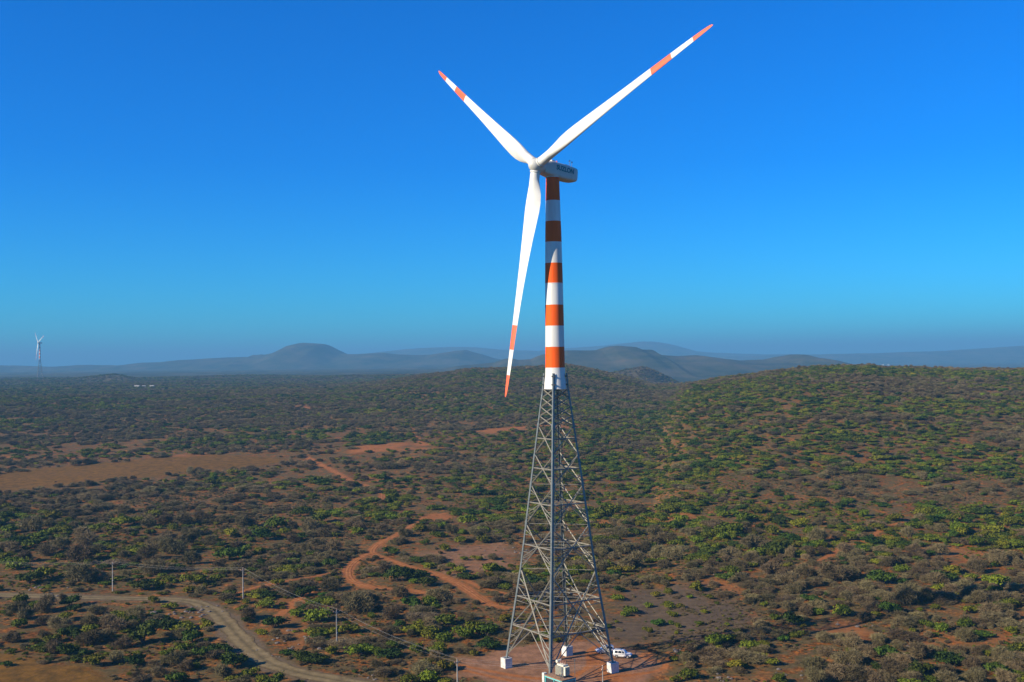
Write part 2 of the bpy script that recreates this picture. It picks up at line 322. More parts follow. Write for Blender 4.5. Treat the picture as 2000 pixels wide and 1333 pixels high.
# ------------------------------------------------------------------ ground sheet
def soil_material(name='soil', road=False, track=False):
    m, nt, p = nodes_of(name); N = nt.nodes.new; L = nt.links.new
    geo = N('ShaderNodeNewGeometry')
    def noise(scale, det=5, rough=0.55, st=None):
        n = N('ShaderNodeTexNoise'); n.inputs['Scale'].default_value = scale; n.inputs['Detail'].default_value = det; n.inputs['Roughness'].default_value = rough
        if st:
            mp = N('ShaderNodeMapping'); mp.inputs['Scale'].default_value = st; L(geo.outputs['Position'], mp.inputs[0]); L(mp.outputs[0], n.inputs['Vector'])
        else: L(geo.outputs['Position'], n.inputs['Vector'])
        return n.outputs['Fac']
    def ramp(fac, els):
        r = N('ShaderNodeValToRGB'); e = r.color_ramp.elements
        while len(e) < len(els): e.new(0.5)
        for q, (pos, col) in zip(e, els): q.position = pos; q.color = (*(c*0.82 if max(col) < 0.9 else c for c in col), 1)
        L(fac, r.inputs[0]); return r.outputs[0]
    def mix(fac, a, b, mode='MIX'):
        x = N('ShaderNodeMix'); x.data_type = 'RGBA'; x.blend_type = mode
        if isinstance(fac, float): x.inputs[0].default_value = fac
        else: L(fac, x.inputs[0])
        L(a, x.inputs[6]); L(b, x.inputs[7]); return x.outputs[2]
    if road:
        col = ramp(noise(0.35, 6), [(0.3, (0.17, 0.125, 0.058)), (0.55, (0.25, 0.185, 0.088)), (0.75, (0.31, 0.23, 0.12))])
    elif track:
        col = ramp(noise(0.5, 6), [(0.3, (0.30, 0.105, 0.028)), (0.6, (0.46, 0.18, 0.055)), (0.8, (0.54, 0.25, 0.10))])
    else:
        base = ramp(noise(0.035, 7, 0.6), [(0.30, (0.170, 0.060, 0.010)), (0.48, (0.38, 0.128, 0.020)), (0.62, (0.42, 0.175, 0.042)), (0.75, (0.58, 0.195, 0.026))])
        tuft = ramp(noise(0.9, 4, 0.65), [(0.44, (0.085, 0.075, 0.030)), (0.58, (1, 1, 1))])
        base = mix(0.75, base, tuft, 'MULTIPLY')
        blotch = ramp(noise(0.22, 5, 0.6), [(0.46, (0, 0, 0)), (0.62, (1, 1, 1))])
        grass = ramp(noise(0.6, 4), [(0.3, (0.075, 0.060, 0.020)), (0.7, (0.16, 0.105, 0.04))])
        base = mix(blotch, grass, base)
        # far away the scrub itself is the surface
        sx = N('ShaderNodeSeparateXYZ'); L(geo.outputs['Position'], sx.inputs[0])
        far = N('ShaderNodeMapRange'); far.inputs['From Min'].default_value = 1500; far.inputs['From Max'].default_value = 3300; L(sx.outputs['Y'], far.inputs[0])
        scrub = ramp(noise(0.006, 9, 0.66, (1, 0.55, 1)), [(0.36, (0.022, 0.032, 0.012)), (0.50, (0.060, 0.062, 0.028)), (0.62, (0.10, 0.085, 0.045)), (0.74, (0.15, 0.105, 0.055))])
        base = mix(far.outputs[0], base, scrub)
        for an, els, sc_ in (('zone_field', [(0.3, (0.07, 0.042, 0.007)), (0.7, (0.25, 0.120, 0.018))], 0.25),
                             ('zone_grey', [(0.3, (0.070, 0.050, 0.028)), (0.7, (0.16, 0.108, 0.062))], 0.3),
                             ('zone_pad', [(0.3, (0.15, 0.075, 0.036)), (0.7, (0.40, 0.205, 0.110))], 0.3),
                             ('zone_orange', [(0.3, (0.26, 0.085, 0.022)), (0.7, (0.46, 0.175, 0.050))], 0.4),
                             ('zone_gravel', [(0.3, (0.11, 0.078, 0.045)), (0.7, (0.20, 0.145, 0.085))], 0.5)):
            at = N('ShaderNodeAttribute'); at.attribute_name = an
            base = mix(at.outputs['Fac'], base, ramp(noise(sc_, 8, 0.68), els))
        col = base
    if road or track:      # worn wheel lines either side of a duller crown, ragged verges
        at = N('ShaderNodeAttribute'); at.attribute_name = 'across'; ab = N('ShaderNodeMath'); ab.operation = 'ABSOLUTE'; L(at.outputs['Fac'], ab.inputs[0])
        ad = N('ShaderNodeMath'); ad.operation = 'ADD'; L(ab.outputs[0], ad.inputs[0]); nz = N('ShaderNodeMath'); nz.operation = 'MULTIPLY_ADD'; L(noise(0.5, 4), nz.inputs[0]); nz.inputs[1].default_value = 0.5; nz.inputs[2].default_value = -0.25; L(nz.outputs[0], ad.inputs[1])
        rut = ramp(ad.outputs[0], [(0.05, (0.78, 0.78, 0.74)), (0.35, (1.0, 1.0, 1.0)), (0.7, (1.0, 1.0, 1.0)), (0.95, (0.70, 0.66, 0.62))])
        col = mix(1.0, col, rut, 'MULTIPLY')
    L(col, p.inputs['Base Color']); p.inputs['Roughness'].default_value = 0.95; p.inputs['Specular IOR Level'].default_value = 0.1
    bp = N('ShaderNodeBump'); bp.inputs['Strength'].default_value = 0.6; bp.inputs['Distance'].default_value = 0.35
    L(noise(0.7, 6, 0.6), bp.inputs['Height']); L(bp.outputs[0], p.inputs['Normal'])
    return m
M['soil'] = soil_material(); M['gravel'] = soil_material('gravel', road=True); M['track'] = soil_material('orange_earth', track=True)

def grid_mesh(name, X, Y, Z, mat):
    r, c = X.shape; me = bpy.data.meshes.new(name); n = r*c
    me.vertices.add(n); me.vertices.foreach_set('co', np.stack([X, Y, Z], -1).astype(np.float32).ravel())
    i = np.arange(n).reshape(r, c); q = np.stack([i[:-1, :-1], i[:-1, 1:], i[1:, 1:], i[1:, :-1]], -1).reshape(-1, 4).astype(np.int32)
    me.loops.add(q.size); me.loops.foreach_set('vertex_index', q.ravel()); me.polygons.add(len(q))
    me.polygons.foreach_set('loop_start', np.arange(0, q.size, 4, dtype=np.int32)); me.polygons.foreach_set('use_smooth', np.ones(len(q), bool))
    me.update(calc_edges=True); me.materials.append(mat)
    o = bpy.data.objects.new(name, me); C.objects.link(o); return o
ys = [-60.0, 20, 60, 90, 115, 135]; y = 150.0
while y < 34000: ys.append(y); y += min(y*y/156450*1.5, y*0.0065) if y < 6000 else y*0.03
ys = np.array(ys)
ts = np.concatenate([np.linspace(-2.0, -0.66, 30)[:-1], np.linspace(-0.66, 0.66, 900), np.linspace(0.66, 2.0, 30)[1:]])
depth = np.maximum(ys, 150.0)
X = ts[None, :]*depth[:, None]; Y = np.broadcast_to(ys[:, None], X.shape).copy(); Z = height(X, Y)
ground = tag(grid_mesh('ground', X, Y, Z, M['soil']), kind='structure')
zz = zones(X, Y)
for nm, a in zip(('zone_orange', 'zone_gravel', 'zone_field', 'zone_grey', 'zone_pad'), zz):
    at = ground.data.attributes.new(nm, 'FLOAT', 'POINT'); at.data.foreach_set('value', a.astype(np.float32).ravel())
del X, Y, Z, zz

def ribbon(name, L, w, mat, lift):
    vs, fs = [], []; n = len(L); wander = 0
    for k, p in enumerate(L):
        d = L[min(k+1, n-1)]-L[max(k-1, 0)]; d = d/np.hypot(*d); nx = np.array([d[1], -d[0]])
        for j, s in enumerate((-1, -0.5, 0, 0.5, 1)):
            ww = w/2*(1 + 0.22*(float(vnoise(p[0], p[1], 5, 7+j))-0.5)*2); q = p + nx*s*ww
            vs.append((q[0], q[1], zat(q[0], q[1]) + lift))
        if k: fs += [((k-1)*5+j, (k-1)*5+j+1, k*5+j+1, k*5+j) for j in range(4)]
    mb = MB(); mb.add(vs, fs); o = mb.build(name, mat, smooth=True)
    at = o.data.attributes.new('across', 'FLOAT', 'POINT'); at.data.foreach_set('value', np.tile(np.array([-1, -0.5, 0, 0.5, 1.0], np.float32), n)); return tag(o, kind='structure')
ribbon('road', ROAD, 6.0, M['gravel'], 0.07)
for k in (0, 1, 2, 4): ribbon('dirt_track', TRACKS[k][0], TRACKS[k][1]*0.62, M['track'], 0.06)

# ------------------------------------------------------------------ hills towards the horizon, each a real landform
M['hill'] = soil_material('hill_scrub')
def hill(pts, D, wf, wb, seed):
    t, z = crest(pts, D); T = np.linspace(t[0], t[-1], 420); Yv = np.linspace(D-wf*1.6, D+wb*1.6, 70)
    Yg, Tg = np.meshgrid(Yv, T, indexing='ij'); Xg = Tg*D; cz = np.interp(Tg, t, z) + (fbm(Xg, 0*Xg+D, D/14.0, seed+3, 4)-0.5)*D*0.0030
    s = np.where(Yg < D, (D-Yg)/wf, (Yg-D)/wb); b = np.exp(-(s*1.1)**2.0)
    Zg = -28 + (cz+28)*b + (fbm(Xg, Yg, wf*0.55, seed, 5)-0.5)*(cz-15)*0.6*b*sstep(0.03, 0.4, s) + (fbm(Xg, Yg, 90, seed+5, 3)-0.5)*7*b
    ed = sstep(0, 0.04, (Tg-t[0])/(t[-1]-t[0]))*sstep(0, 0.04, (t[-1]-Tg)/(t[-1]-t[0])); Zg = -32 + (Zg+32)*ed
    return tag(grid_mesh('hills', Xg, Yg, Zg, M['hill']), kind='structure')
hill([(800, 730), (870, 721), (900, 715), (942, 711), (966, 709.6), (984, 703.6), (996, 702), (1011, 704.5), (1035, 702.4), (1050, 696), (1075, 690), (1102, 685), (1130, 685.5), (1164, 685), (1185, 679),
      (1207, 677), (1230, 679), (1245, 685), (1259, 684), (1271, 694), (1316, 697), (1354, 696), (1401, 704), (1444, 706), (1501, 704), (1530, 696), (1545, 693), (1558, 692), (1575, 696), (1591, 702), (1620, 711), (1680, 722)], 5200, 1300, 1100, 61)
hill([(-300, 718), (-100, 716), (24, 715), (70, 716), (112, 716), (157, 713), (202, 713), (225, 714), (285, 709), (330, 708), (450, 700), (495, 698.5), (507, 694), (519, 695), (549, 689.5), (576, 676), (594, 672.4), (618, 673.6),
      (633, 675), (651, 683.5), (675, 693.4), (714, 692.5), (750, 691), (780, 694), (840, 695.5), (876, 689.5), (909, 684), (930, 689.5), (942, 691.6), (966, 698.5), (1000, 704), (1060, 710)], 8500, 1300, 1300, 77)
hill([(640, 700), (720, 692), (774, 685), (810, 682), (840, 680.5), (885, 679), (930, 679), (975, 682), (1050, 685), (1178, 675.6), (1225, 670), (1255, 667), (1271, 667), (1300, 671), (1354, 685), (1400, 688), (1470, 691), (1600, 694)], 15000, 1800, 1800, 83)
hill([(1380, 697), (1500, 696), (1600, 694), (1715, 691), (1790, 688), (1857, 684), (1930, 679), (2000, 676), (2120, 672), (2300, 680)], 12500, 1500, 1500, 91)

# ------------------------------------------------------------------ wind turbine
TX, TY = 10.3, 261.6
AL, TILT, TH0, RB = math.radians(49.7), math.radians(6.4), math.radians(23.4), 55.7
rv = Vector((math.cos(AL), -math.sin(AL), 0))
nv = Vector((-math.sin(AL)*math.cos(TILT), -math.cos(AL)*math.cos(TILT), math.sin(TILT)))
uv = rv.cross(nv)*-1 if rv.cross(nv).z < 0 else rv.cross(nv)
HUB = Vector((0, 0, 120.0)) + nv*5.2
turb = empty('wind_turbine', (TX, TY, zat(TX, TY)))
tag(turb, 'large white wind turbine with red banded tower on steel lattice legs, nearest', 'wind turbine', 'wind turbines')
# tube
prof = [(67.35, 2.72), (68.6, 2.66), (70.4, 2.42), (72.5, 2.34), (80, 2.27), (88, 2.20), (95, 2.11), (105, 1.94), (112, 1.74), (118.5, 1.60)]
BZ = [67.35, 72.35, 77.35, 82.4, 87.45, 92.5, 97.5, 102.6, 107.6, 112.6, 118.5]
zs_ = sorted(set([p[0] for p in prof] + BZ)); mb = MB(); n = 40
rad = [float(np.interp(z, [p[0] for p in prof], [p[1] for p in prof])) for z in zs_]
vs = [(math.cos(2*math.pi*i/n)*r, math.sin(2*math.pi*i/n)*r, z) for z, r in zip(zs_, rad) for i in range(n)]
mb.v = vs
for k in range(len(zs_)-1):
    band = max(i for i in range(len(BZ)) if BZ[i] <= zs_[k]+1e-6)
    for i in range(n): mb.f.append((k*n+i, k*n+(i+1) % n, (k+1)*n+(i+1) % n, (k+1)*n+i)); mb.m.append(band % 2)
mb.cur = 0; mb.f += [tuple(range(n))[::-1], tuple(range((len(zs_)-1)*n, len(zs_)*n))]; mb.m += [0, 1]
tower = mb.build('tower_tube', [M['towerwhite'], M['towerred']], turb, smooth='auto')
for z in (67.3, 92.6):
    fl = MB()
    r = float(np.interp(z, [p[0] for p in prof], [p[1] for p in prof])) + 0.05
    fl.tube([(0, 0, z-0.08), (0, 0, z+0.08)], r, 40)
    fl.build('flange', M['towerwhite'], tower)
# lattice
B4 = math.radians(-11.4)
LT, LB = 71.0, 2.4
def half(z):                                   # half diagonal of the lattice at height z
    return float(np.interp(z, [2.4, 24, 51.6, 67.3, 71.0], [12.9, 9.15, 5.35, 3.12, 2.78]))
def leg_pt(k, z):
    a = B4 + k*math.pi/2; h = half(z); return Vector((math.cos(a)*h, math.sin(a)*h, z))
legs = []
for k in range(4):
    a = B4 + k*math.pi/2; out = Vector((math.cos(a), math.sin(a), 0)); mb = MB()
    zz_ = [LB, 24, 51.6, 67.3, LT]; 
    for z0, z1, w in zip(zz_[:-1], zz_[1:], (0.62, 0.56, 0.48, 0.46)): mb.angle(leg_pt(k, z0), leg_pt(k, z1), w, 0.09, out)
    for z in (34.8, 44.3, 13.2, 58.5): mb.angle(leg_pt(k, z-0.6), leg_pt(k, z+0.6), 0.70, 0.10, out)
    lg = mb.build('leg', M['steel'], turb)
    for z in (68.3, 70.3):
        br = MB()
        p = leg_pt(k, z); r = float(np.interp(z, [q[0] for q in prof], [q[1] for q in prof])); q = Vector((math.cos(a)*(r-0.05), math.sin(a)*(r-0.05), z))
        t = Vector((-math.sin(a), math.cos(a), 0)); br.bar(p + out*0.1, q, 0.9, 0.3)
        br.build('mounting_bracket', M['dark'], lg)
    ft = MB(); p = leg_pt(k, 1.0); Rm = Matrix.Rotation(B4 + math.pi/4, 3, 'Z')
    p0 = leg_pt(k, LB); ft.box((p0.x, p0.y, 1.1), (2.05, 2.05, 2.5), Rm)
    fb = ft.build('foundation_block', M['block'], turb, bevel=0.05)
    bp_ = MB(); bp_.box((p0.x, p0.y, 2.38), (1.2, 1.2, 0.08), Rm); bp_.build('base_plate', M['steel'], lg)
def face_bar(name, k, a, b, w, mat=None):
    k2 = (k+1) % 4; n_ = Vector((math.cos(B4 + (k+0.5)*math.pi/2), math.sin(B4 + (k+0.5)*math.pi/2), 0.1))
    mb = MB(); mb.angle(a, b, w, w*0.22, n_); return mb.build(name, mat or M['brace'], turb)
levels = [2.7, 24.0, 34.8, 44.3, 51.6, 58.5]
small = [58.5, 60.7, 62.9, 65.1, 67.2]
def lerp(a, b, t): return a + (b-a)*t
for k in range(4):
    k2 = (k+1) % 4
    for i, (z0, z1) in enumerate(zip(levels[:-1], levels[1:])):
        A0, A1, B0, B1 = leg_pt(k, z0), leg_pt(k, z1), leg_pt(k2, z0), leg_pt(k2, z1)
        w = 0.26 if i == 0 else 0.20
        face_bar('diagonal_brace', k, A0, B1, w); face_bar('diagonal_brace', k, B0, A1, w)
        # crossing height of the X
        wa, wb_ = (A0-B0).length, (A1-B1).length; tc_ = wa/(wa+wb_); zc = lerp(z0, z1, tc_)
        if i == 0:
            for z, wd in ((10.4, 0.24), (17.4, 0.24)):
                face_bar('horizontal_brace', k, leg_pt(k, z), leg_pt(k2, z), wd)
        else: face_bar('horizontal_brace', k, leg_pt(k, zc), leg_pt(k2, zc), 0.22)
    for z0, z1 in zip(small[:-1], small[1:]):
        face_bar('diagonal_brace', k, leg_pt(k, z0), leg_pt(k2, z1), 0.2); face_bar('diagonal_brace', k, leg_pt(k2, z0), leg_pt(k, z1), 0.2)
    for za, zb in ((17.4, 10.4), (10.4, 3.2)):
        top_ = lerp(leg_pt(k, za), leg_pt(k2, za), 0.5)
        for kk in (k, k2): face_bar('strut', k, top_, leg_pt(kk, zb), 0.17)
    for i_, za, zb in ((1, 24.0, 30.0), (2, 34.8, 40.0)):
        for kk in (k, k2): face_bar('strut', k, lerp(leg_pt(k, zb), leg_pt(k2, zb), 0.5), leg_pt(kk, za+2.6), 0.14)
    # short secondary members that stiffen the long diagonals
    for i, (z0, z1) in enumerate(zip(levels[:-1], levels[1:])):
        A0, A1, B0, B1 = leg_pt(k, z0), leg_pt(k, z1), leg_pt(k2, z0), leg_pt(k2, z1)
        if i == 4: continue
        fr = (0.12, 0.25, 0.38, 0.64, 0.82) if i == 0 else ((0.20, 0.38, 0.76) if i < 3 else (0.3,))
        for side in (0, 1):
            P0, P1, Q0, Q1 = (A0, A1, B0, B1) if side == 0 else (B0, B1, A0, A1)
            for f in fr:
                lo_ = lerp(P0, Q1, f) if f < 0.5 else lerp(Q0, P1, f)
                zf = lo_.z; lg_ = lerp(P0, P1, (zf-P0.z)/(P1.z-P0.z))
                f2 = f*0.55 if f < 0.5 else 1-(1-f)*0.55
                mb = MB(); mb.tube([lerp(P0, P1, f2), lo_, lg_], 0.105, 4); mb.build('secondary_brace', M['brace'], turb)
for z in (10.4, 17.4, 24.0, 29.8, 34.8, 39.8, 44.3, 48.1):          # level frames tying the four legs across
    for a_ in (0, 1):
        mb = MB(); mb.tube([leg_pt(a_, z), leg_pt(a_+2, z)], 0.075, 4); mb.build('cross_tie', M['brace'], turb)
for z in (10.4, 17.4, 29.8, 39.8, 48.1):          # plan bracing
    mb = MB(); c_ = [lerp(leg_pt(k, z), leg_pt((k+1) % 4, z), 0.5) for k in range(4)]
    mb.tube(c_ + c_[:1], 0.09, 4)
    mb.build('plan_brace', M['brace'], turb)
lad = MB(); e_ = Vector((0.23, 0, 0))
for s in (-1, 1): lad.bar(leg_pt(3, 3) + Vector((0.5+0.23*s, 0.45, 0)), leg_pt(3, 66) + Vector((0.5+0.23*s, 0.45, 0)), 0.06)
for i in range(126):
    t = i/125; p = lerp(leg_pt(3, 3), leg_pt(3, 66), t) + Vector((0.5, 0.45, 0)); lad.bar(p-e_, p+e_, 0.035)
lad.build('ladder', M['steel'], turb)
# nacelle
NF = Matrix((tuple(-nv), tuple(rv), tuple(uv))).transposed()     # local x runs backwards, y towards the camera side, z up
NO = Vector((0, 0, 120.0))
def nac(p): return NO + NF @ Vector(p)
st = [(-3.3, 1.35, 1.35, 0.05), (-2.7, 1.62, 1.62, 0.0), (-1.0, 1.82, 1.82, 0.0), (2.5, 1.86, 1.86, 0), (5.6, 1.82, 1.75, 0.02), (6.7, 1.70, 1.62, 0.02), (7.15, 1.35, 1.28, 0.03)]
mb = MB(); m_ = 32
for x, hw, hh, dz in st:
    for i in range(m_):
        a = 2*math.pi*i/m_; c, s = math.cos(a), math.sin(a); e = 0.32
        mb.v.append(tuple(nac((x, math.copysign(abs(c)**e, c)*hw, math.copysign(abs(s)**e, s)*hh + dz))))
for k in range(len(st)-1):
    for i in range(m_): mb.f.append((k*m_+i, k*m_+(i+1) % m_, (k+1)*m_+(i+1) % m_, (k+1)*m_+i)); mb.m.append(0)
mb.f += [tuple(range(m_))[::-1], tuple(range((len(st)-1)*m_, len(st)*m_))]; mb.m += [0, 0]
nacelle = mb.build('nacelle', M['nacelle'], turb, smooth='auto')
mb = MB(); mb.tube([(0, 0, 118.15), (0, 0, 118.7)], 1.72, 32); mb.build('yaw_collar', M['nacelle'], turb, smooth='auto')
mb = MB()
for x, h in ((5.1, 1.5), (5.9, 1.35)):
    a, b = nac((x, 0.3, 1.8)), nac((x, 0.3, 1.8+h)); mb.tube([a, b], 0.05, 6); mb.tube([b-rv*0.35, b+rv*0.35], 0.05, 6); mb.box(b + Vector((0, 0, 0.12)), (0.22, 0.22, 0.22))
mb.tube([nac((4.7, -0.8, 1.8)), nac((4.7, -0.8, 2.6)), nac((6.2, -0.8, 2.6)), nac((6.2, -0.8, 1.7))], 0.04, 6)
mb.build('wind_sensor', M['dark'], nacelle)
mb = MB(); mb.box(nac((-0.4, 0.2, 2.05)), (1.1, 0.9, 0.55), NF); mb.box(nac((2.6, 0.1, 1.95)), (1.3, 0.9, 0.3), NF); mb.build('roof_hatch', M['nacelle'], nacelle, bevel=0.05)
mb = MB(); mb.tube([nac((0.4, 0.9, 1.8)), nac((0.4, 0.9, 2.25))], 0.16, 10); mb.build('warning_lamp', M['bladered'], nacelle)
def text_obj(s, size, mat, name, parent, frame, org, depth=0.02, sx=1.0):
    cu = bpy.data.curves.new(name, 'FONT'); cu.body = s; cu.size = size; cu.align_x = 'CENTER'; cu.align_y = 'CENTER'; cu.extrude = depth; cu.offset = 0.035*size
    t = bpy.data.objects.new(name+'_curve', cu); C.objects.link(t); dg = bpy.context.evaluated_depsgraph_get(); dg.update()
    me = bpy.data.meshes.new_from_object(t.evaluated_get(dg)); bpy.data.objects.remove(t); me.name = name
    co = np.empty(len(me.vertices)*3, np.float32); me.vertices.foreach_get('co', co); co = co.reshape(-1, 3)
    ex, ey, ez = frame; q = np.array(org)[None] + co[:, :1]*sx*np.array(ex)[None] + co[:, 1:2]*np.array(ey)[None] + co[:, 2:3]*np.array(ez)[None]
    me.vertices.foreach_set('co', q.astype(np.float32).ravel()); me.update(); me.materials.clear(); me.materials.append(mat)
    o = bpy.data.objects.new(name, me); C.objects.link(o); o.parent = parent; return o
text_obj('SUZLON', 1.6, M['teal'], 'lettering', nacelle, (-nv, uv, rv), nac((2.5, 1.875, 0.40)), sx=0.92)
text_obj('SUZLON', 1.75, M['teal'], 'lettering', nacelle, (nv, uv, -rv), nac((3.1, -1.875, 0.35)), sx=0.92)
# hub and spinner
mb = MB(); st = [(-2.1, 1.35), (-1.6, 1.62), (-0.4, 1.75), (0.6, 1.68), (1.3, 1.35), (1.85, 0.85), (2.1, 0.35), (2.15, 0.02)]
for k, (d, r) in enumerate(st):
    for i in range(32):
        a = 2*math.pi*i/32; mb.v.append(tuple(HUB + nv*d + (rv*math.cos(a) + uv*math.sin(a))*r))
for k in range(len(st)-1):
    for i in range(32): mb.f.append((k*32+i, k*32+(i+1) % 32, (k+1)*32+(i+1) % 32, (k+1)*32+i)); mb.m.append(0)
mb.f += [tuple(range(32))[::-1]]; mb.m += [0]
hub = mb.build('hub', M['nacelle'], turb, smooth='auto')
# blades: lofted aerofoils, twisted and tapered, red bands near the tip
def blade(th):
    sp = (rv*math.cos(th) + uv*math.sin(th)); cw = (rv*math.sin(th) - uv*math.cos(th))       # cw: the way the leading edge points
    R_ = [1.2, 2.4, 3.4, 5.0, 7.0, 9.0, 11.0, 14.0, 18.0, 23.0, 29.0, 34.0, 38.4, 41.5, 44.3, 47.5, 50.4, 53.0, 54.8, 55.5, 55.7]
    ch = [2.3, 2.3, 2.35, 2.9, 3.7, 4.15, 4.2, 3.9, 3.4, 2.85, 2.3, 1.98, 1.74, 1.58, 1.44, 1.28, 1.12, 0.92, 0.66, 0.38, 0.12]
    tk = [1.0, 1.0, 0.97, 0.72, 0.48, 0.37, 0.31, 0.27, 0.24, 0.21, 0.19, 0.18, 0.18, 0.17, 0.17, 0.17, 0.16, 0.16, 0.16, 0.16, 0.16]
    tw = [16, 16, 16, 16, 15, 13.5, 12, 9.5, 7, 4.8, 3, 2, 1.2, 0.8, 0.5, 0.2, 0, 0, 0, 0, 0]
    mb = MB(); n = 28
    for r, c, t, w in zip(R_, ch, tk, tw):
        w = math.radians(w); e = cw*math.cos(w) + nv*math.sin(w); q = nv*math.cos(w) - cw*math.sin(w)
        rd = max(0, min(1, (5.5-r)/2.6)); bend = 0.9*(max(0, r-8)/47.7)**2*-1.0
        for i in range(n):
            a = 2*math.pi*i/n; x = math.cos(a); y_ = math.sin(a)
            xa = 0.5*(1-x); th_ = 5*t*(0.2969*math.sqrt(xa) - 0.126*xa - 0.3516*xa**2 + 0.2843*xa**3 - 0.1036*xa**4)
            ax = (0.32-xa)*c; ay = math.copysign(th_, y_)*c if abs(y_) > 1e-9 else 0
            cx, cy = x*c/2, y_*c/2*min(1, t)
            mb.v.append(tuple(HUB + sp*r + e*(cx*rd + ax*(1-rd)) + q*(cy*rd + ay*(1-rd)) + nv*bend))
    for k in range(len(R_)-1):
        rm = (R_[k]+R_[k+1])/2; red = 1 if (38.4 < rm < 44.3 or rm > 50.4) else 0
        for i in range(n): mb.f.append((k*n+i, k*n+(i+1) % n, (k+1)*n+(i+1) % n, (k+1)*n+i)); mb.m.append(red)
    mb.f += [tuple(range(n))[::-1], tuple(range((len(R_)-1)*n, len(R_)*n))]; mb.m += [0, 1]
    b = mb.build('blade', [M['white'], M['bladered']], turb, smooth='auto')
    rg = MB(); rg.tube([HUB + sp*1.35, HUB + sp*1.75], 1.32, 28); rg.build('root_collar', M['nacelle'], b, smooth='auto')
for k in range(3): blade(TH0 + k*2*math.pi/3)
# the far one, on the hazy plain
fx, fy = ray(78, 740)[0]*3450, 3450
T_ = tree_map()
far = copy_tree(turb, T_); far.location = (fx, fy, zat(fx, fy)-6)
far['label'] = 'small distant wind turbine on the hazy plain at far left'

# ------------------------------------------------------------------ haze: one box of even, thin air round everything
mb = MB(); mb.box((0, 16000, 175), (60000, 40000, 450)); hz = mb.build('haze', [], None)
hm = bpy.data.materials.new('air'); hm.use_nodes = True; hn = hm.node_tree; hn.nodes.clear()
ho = hn.nodes.new('ShaderNodeOutputMaterial'); pv = hn.nodes.new('ShaderNodeVolumePrincipled'); hn.links.new(pv.outputs[0], ho.inputs['Volume'])
pv.inputs['Color'].default_value = (0.150, 0.40, 0.66, 1); pv.inputs['Density'].default_value = 1.15e-4; pv.inputs['Anisotropy'].default_value = 0.0
hz.data.materials.append(hm); tag(hz, kind='stuff')
# ------------------------------------------------------------------ shrubs
def quads_mesh(name, Cn, U, V, mat):
    n = len(Cn); v = np.stack([Cn-U-V, Cn+U-V, Cn+U*0.7+V, Cn-U*0.7+V], 1).reshape(-1, 3)
    me = bpy.data.meshes.new(name); me.vertices.add(4*n); me.vertices.foreach_set('co', v.astype(np.float32).ravel())
    me.loops.add(4*n); me.loops.foreach_set('vertex_index', np.arange(4*n, dtype=np.int32)); me.polygons.add(n)
    me.polygons.foreach_set('loop_start', np.arange(0, 4*n, 4, dtype=np.int32)); me.update(calc_edges=True); me.materials.append(mat); return me
def unit(a): return a/(np.linalg.norm(a, axis=-1, keepdims=True)+1e-9)
def lobes_of(rng, nl, flat):
    L = []
    for _ in range(nl):
        a = rng.uniform(0, 2*math.pi); d = rng.uniform(0.1, 0.62); r = rng.uniform(0.20, 0.52)
        L.append((d*math.cos(a), d*math.sin(a), rng.uniform(0.35, 0.85)*flat, r, r*rng.uniform(0.6, 0.9)))
    return L
def leaf_crown(name, seed, n, leaf, flat, mat, nl=8):
    g = np.random.default_rng(seed); L = lobes_of(g, nl, flat); k = g.integers(0, nl, n); Lk = np.array(L)[k]
    d = unit(g.normal(size=(n, 3))); d[:, 2] = np.where(d[:, 2] < -0.25, -d[:, 2]*0.6, d[:, 2]); r = g.uniform(0.62, 1.08, n)**0.7; r = np.where(g.uniform(size=n) < 0.13, g.uniform(1.0, 1.42, n), r)
    bump = 1 + 0.22*np.sin(d[:, 0]*7+k*1.3)*np.cos(d[:, 1]*6+k)
    P = Lk[:, :3] + d*np.stack([Lk[:, 3], Lk[:, 3], Lk[:, 4]], -1)*(r*bump)[:, None]; P[:, 2] = np.maximum(P[:, 2], 0.02)
    nrm = unit(d + g.normal(size=(n, 3))*0.55); u = unit(np.cross(nrm, g.normal(size=(n, 3)))); v = np.cross(nrm, u)
    s = leaf*g.uniform(0.6, 1.4, (n, 1)); return quads_mesh(name, P, u*s, v*s*0.8, mat), L
def twig_crown(name, seed, n, flat, mat, nl=8):
    g = np.random.default_rng(seed); L = lobes_of(g, nl, flat); k = g.integers(0, nl, n); Lk = np.array(L)[k]
    d = unit(g.normal(size=(n, 3)) + np.array([0, 0, 0.35])); r = g.uniform(0.35, 1.0, n)**0.6; r = np.where(g.uniform(size=n) < 0.10, g.uniform(1.0, 1.3, n), r)
    P = Lk[:, :3] + d*np.stack([Lk[:, 3], Lk[:, 3], Lk[:, 4]], -1)*r[:, None]; P[:, 2] = np.maximum(P[:, 2], 0.03)
    ax = unit(d + g.normal(size=(n, 3))*0.7); wd = unit(np.cross(ax, g.normal(size=(n, 3))))
    ln = g.uniform(0.05, 0.20, (n, 1)); w = g.uniform(0.006, 0.013, (n, 1)); return quads_mesh(name, P, wd*w, ax*ln, mat), L
def stem_mesh(name, L, seed):
    g = random.Random(seed); mb = MB()
    for x, y, z, r, rz in L[:6]:
        mb.tube([(g.uniform(-.04, .04), g.uniform(-.04, .04), -0.06), (x*0.35, y*0.35, z*0.45), (x*0.9, y*0.9, z*0.95)], [0.035, 0.024, 0.010], 5)
    # a common root collar ties the stems together
    mb.tube([(0, 0, -0.08), (0, 0, 0.06)], [0.075, 0.05], 7)
    o = mb.build(name, M['bark']); me = o.data; bpy.data.objects.remove(o); return me
KINDS = {}
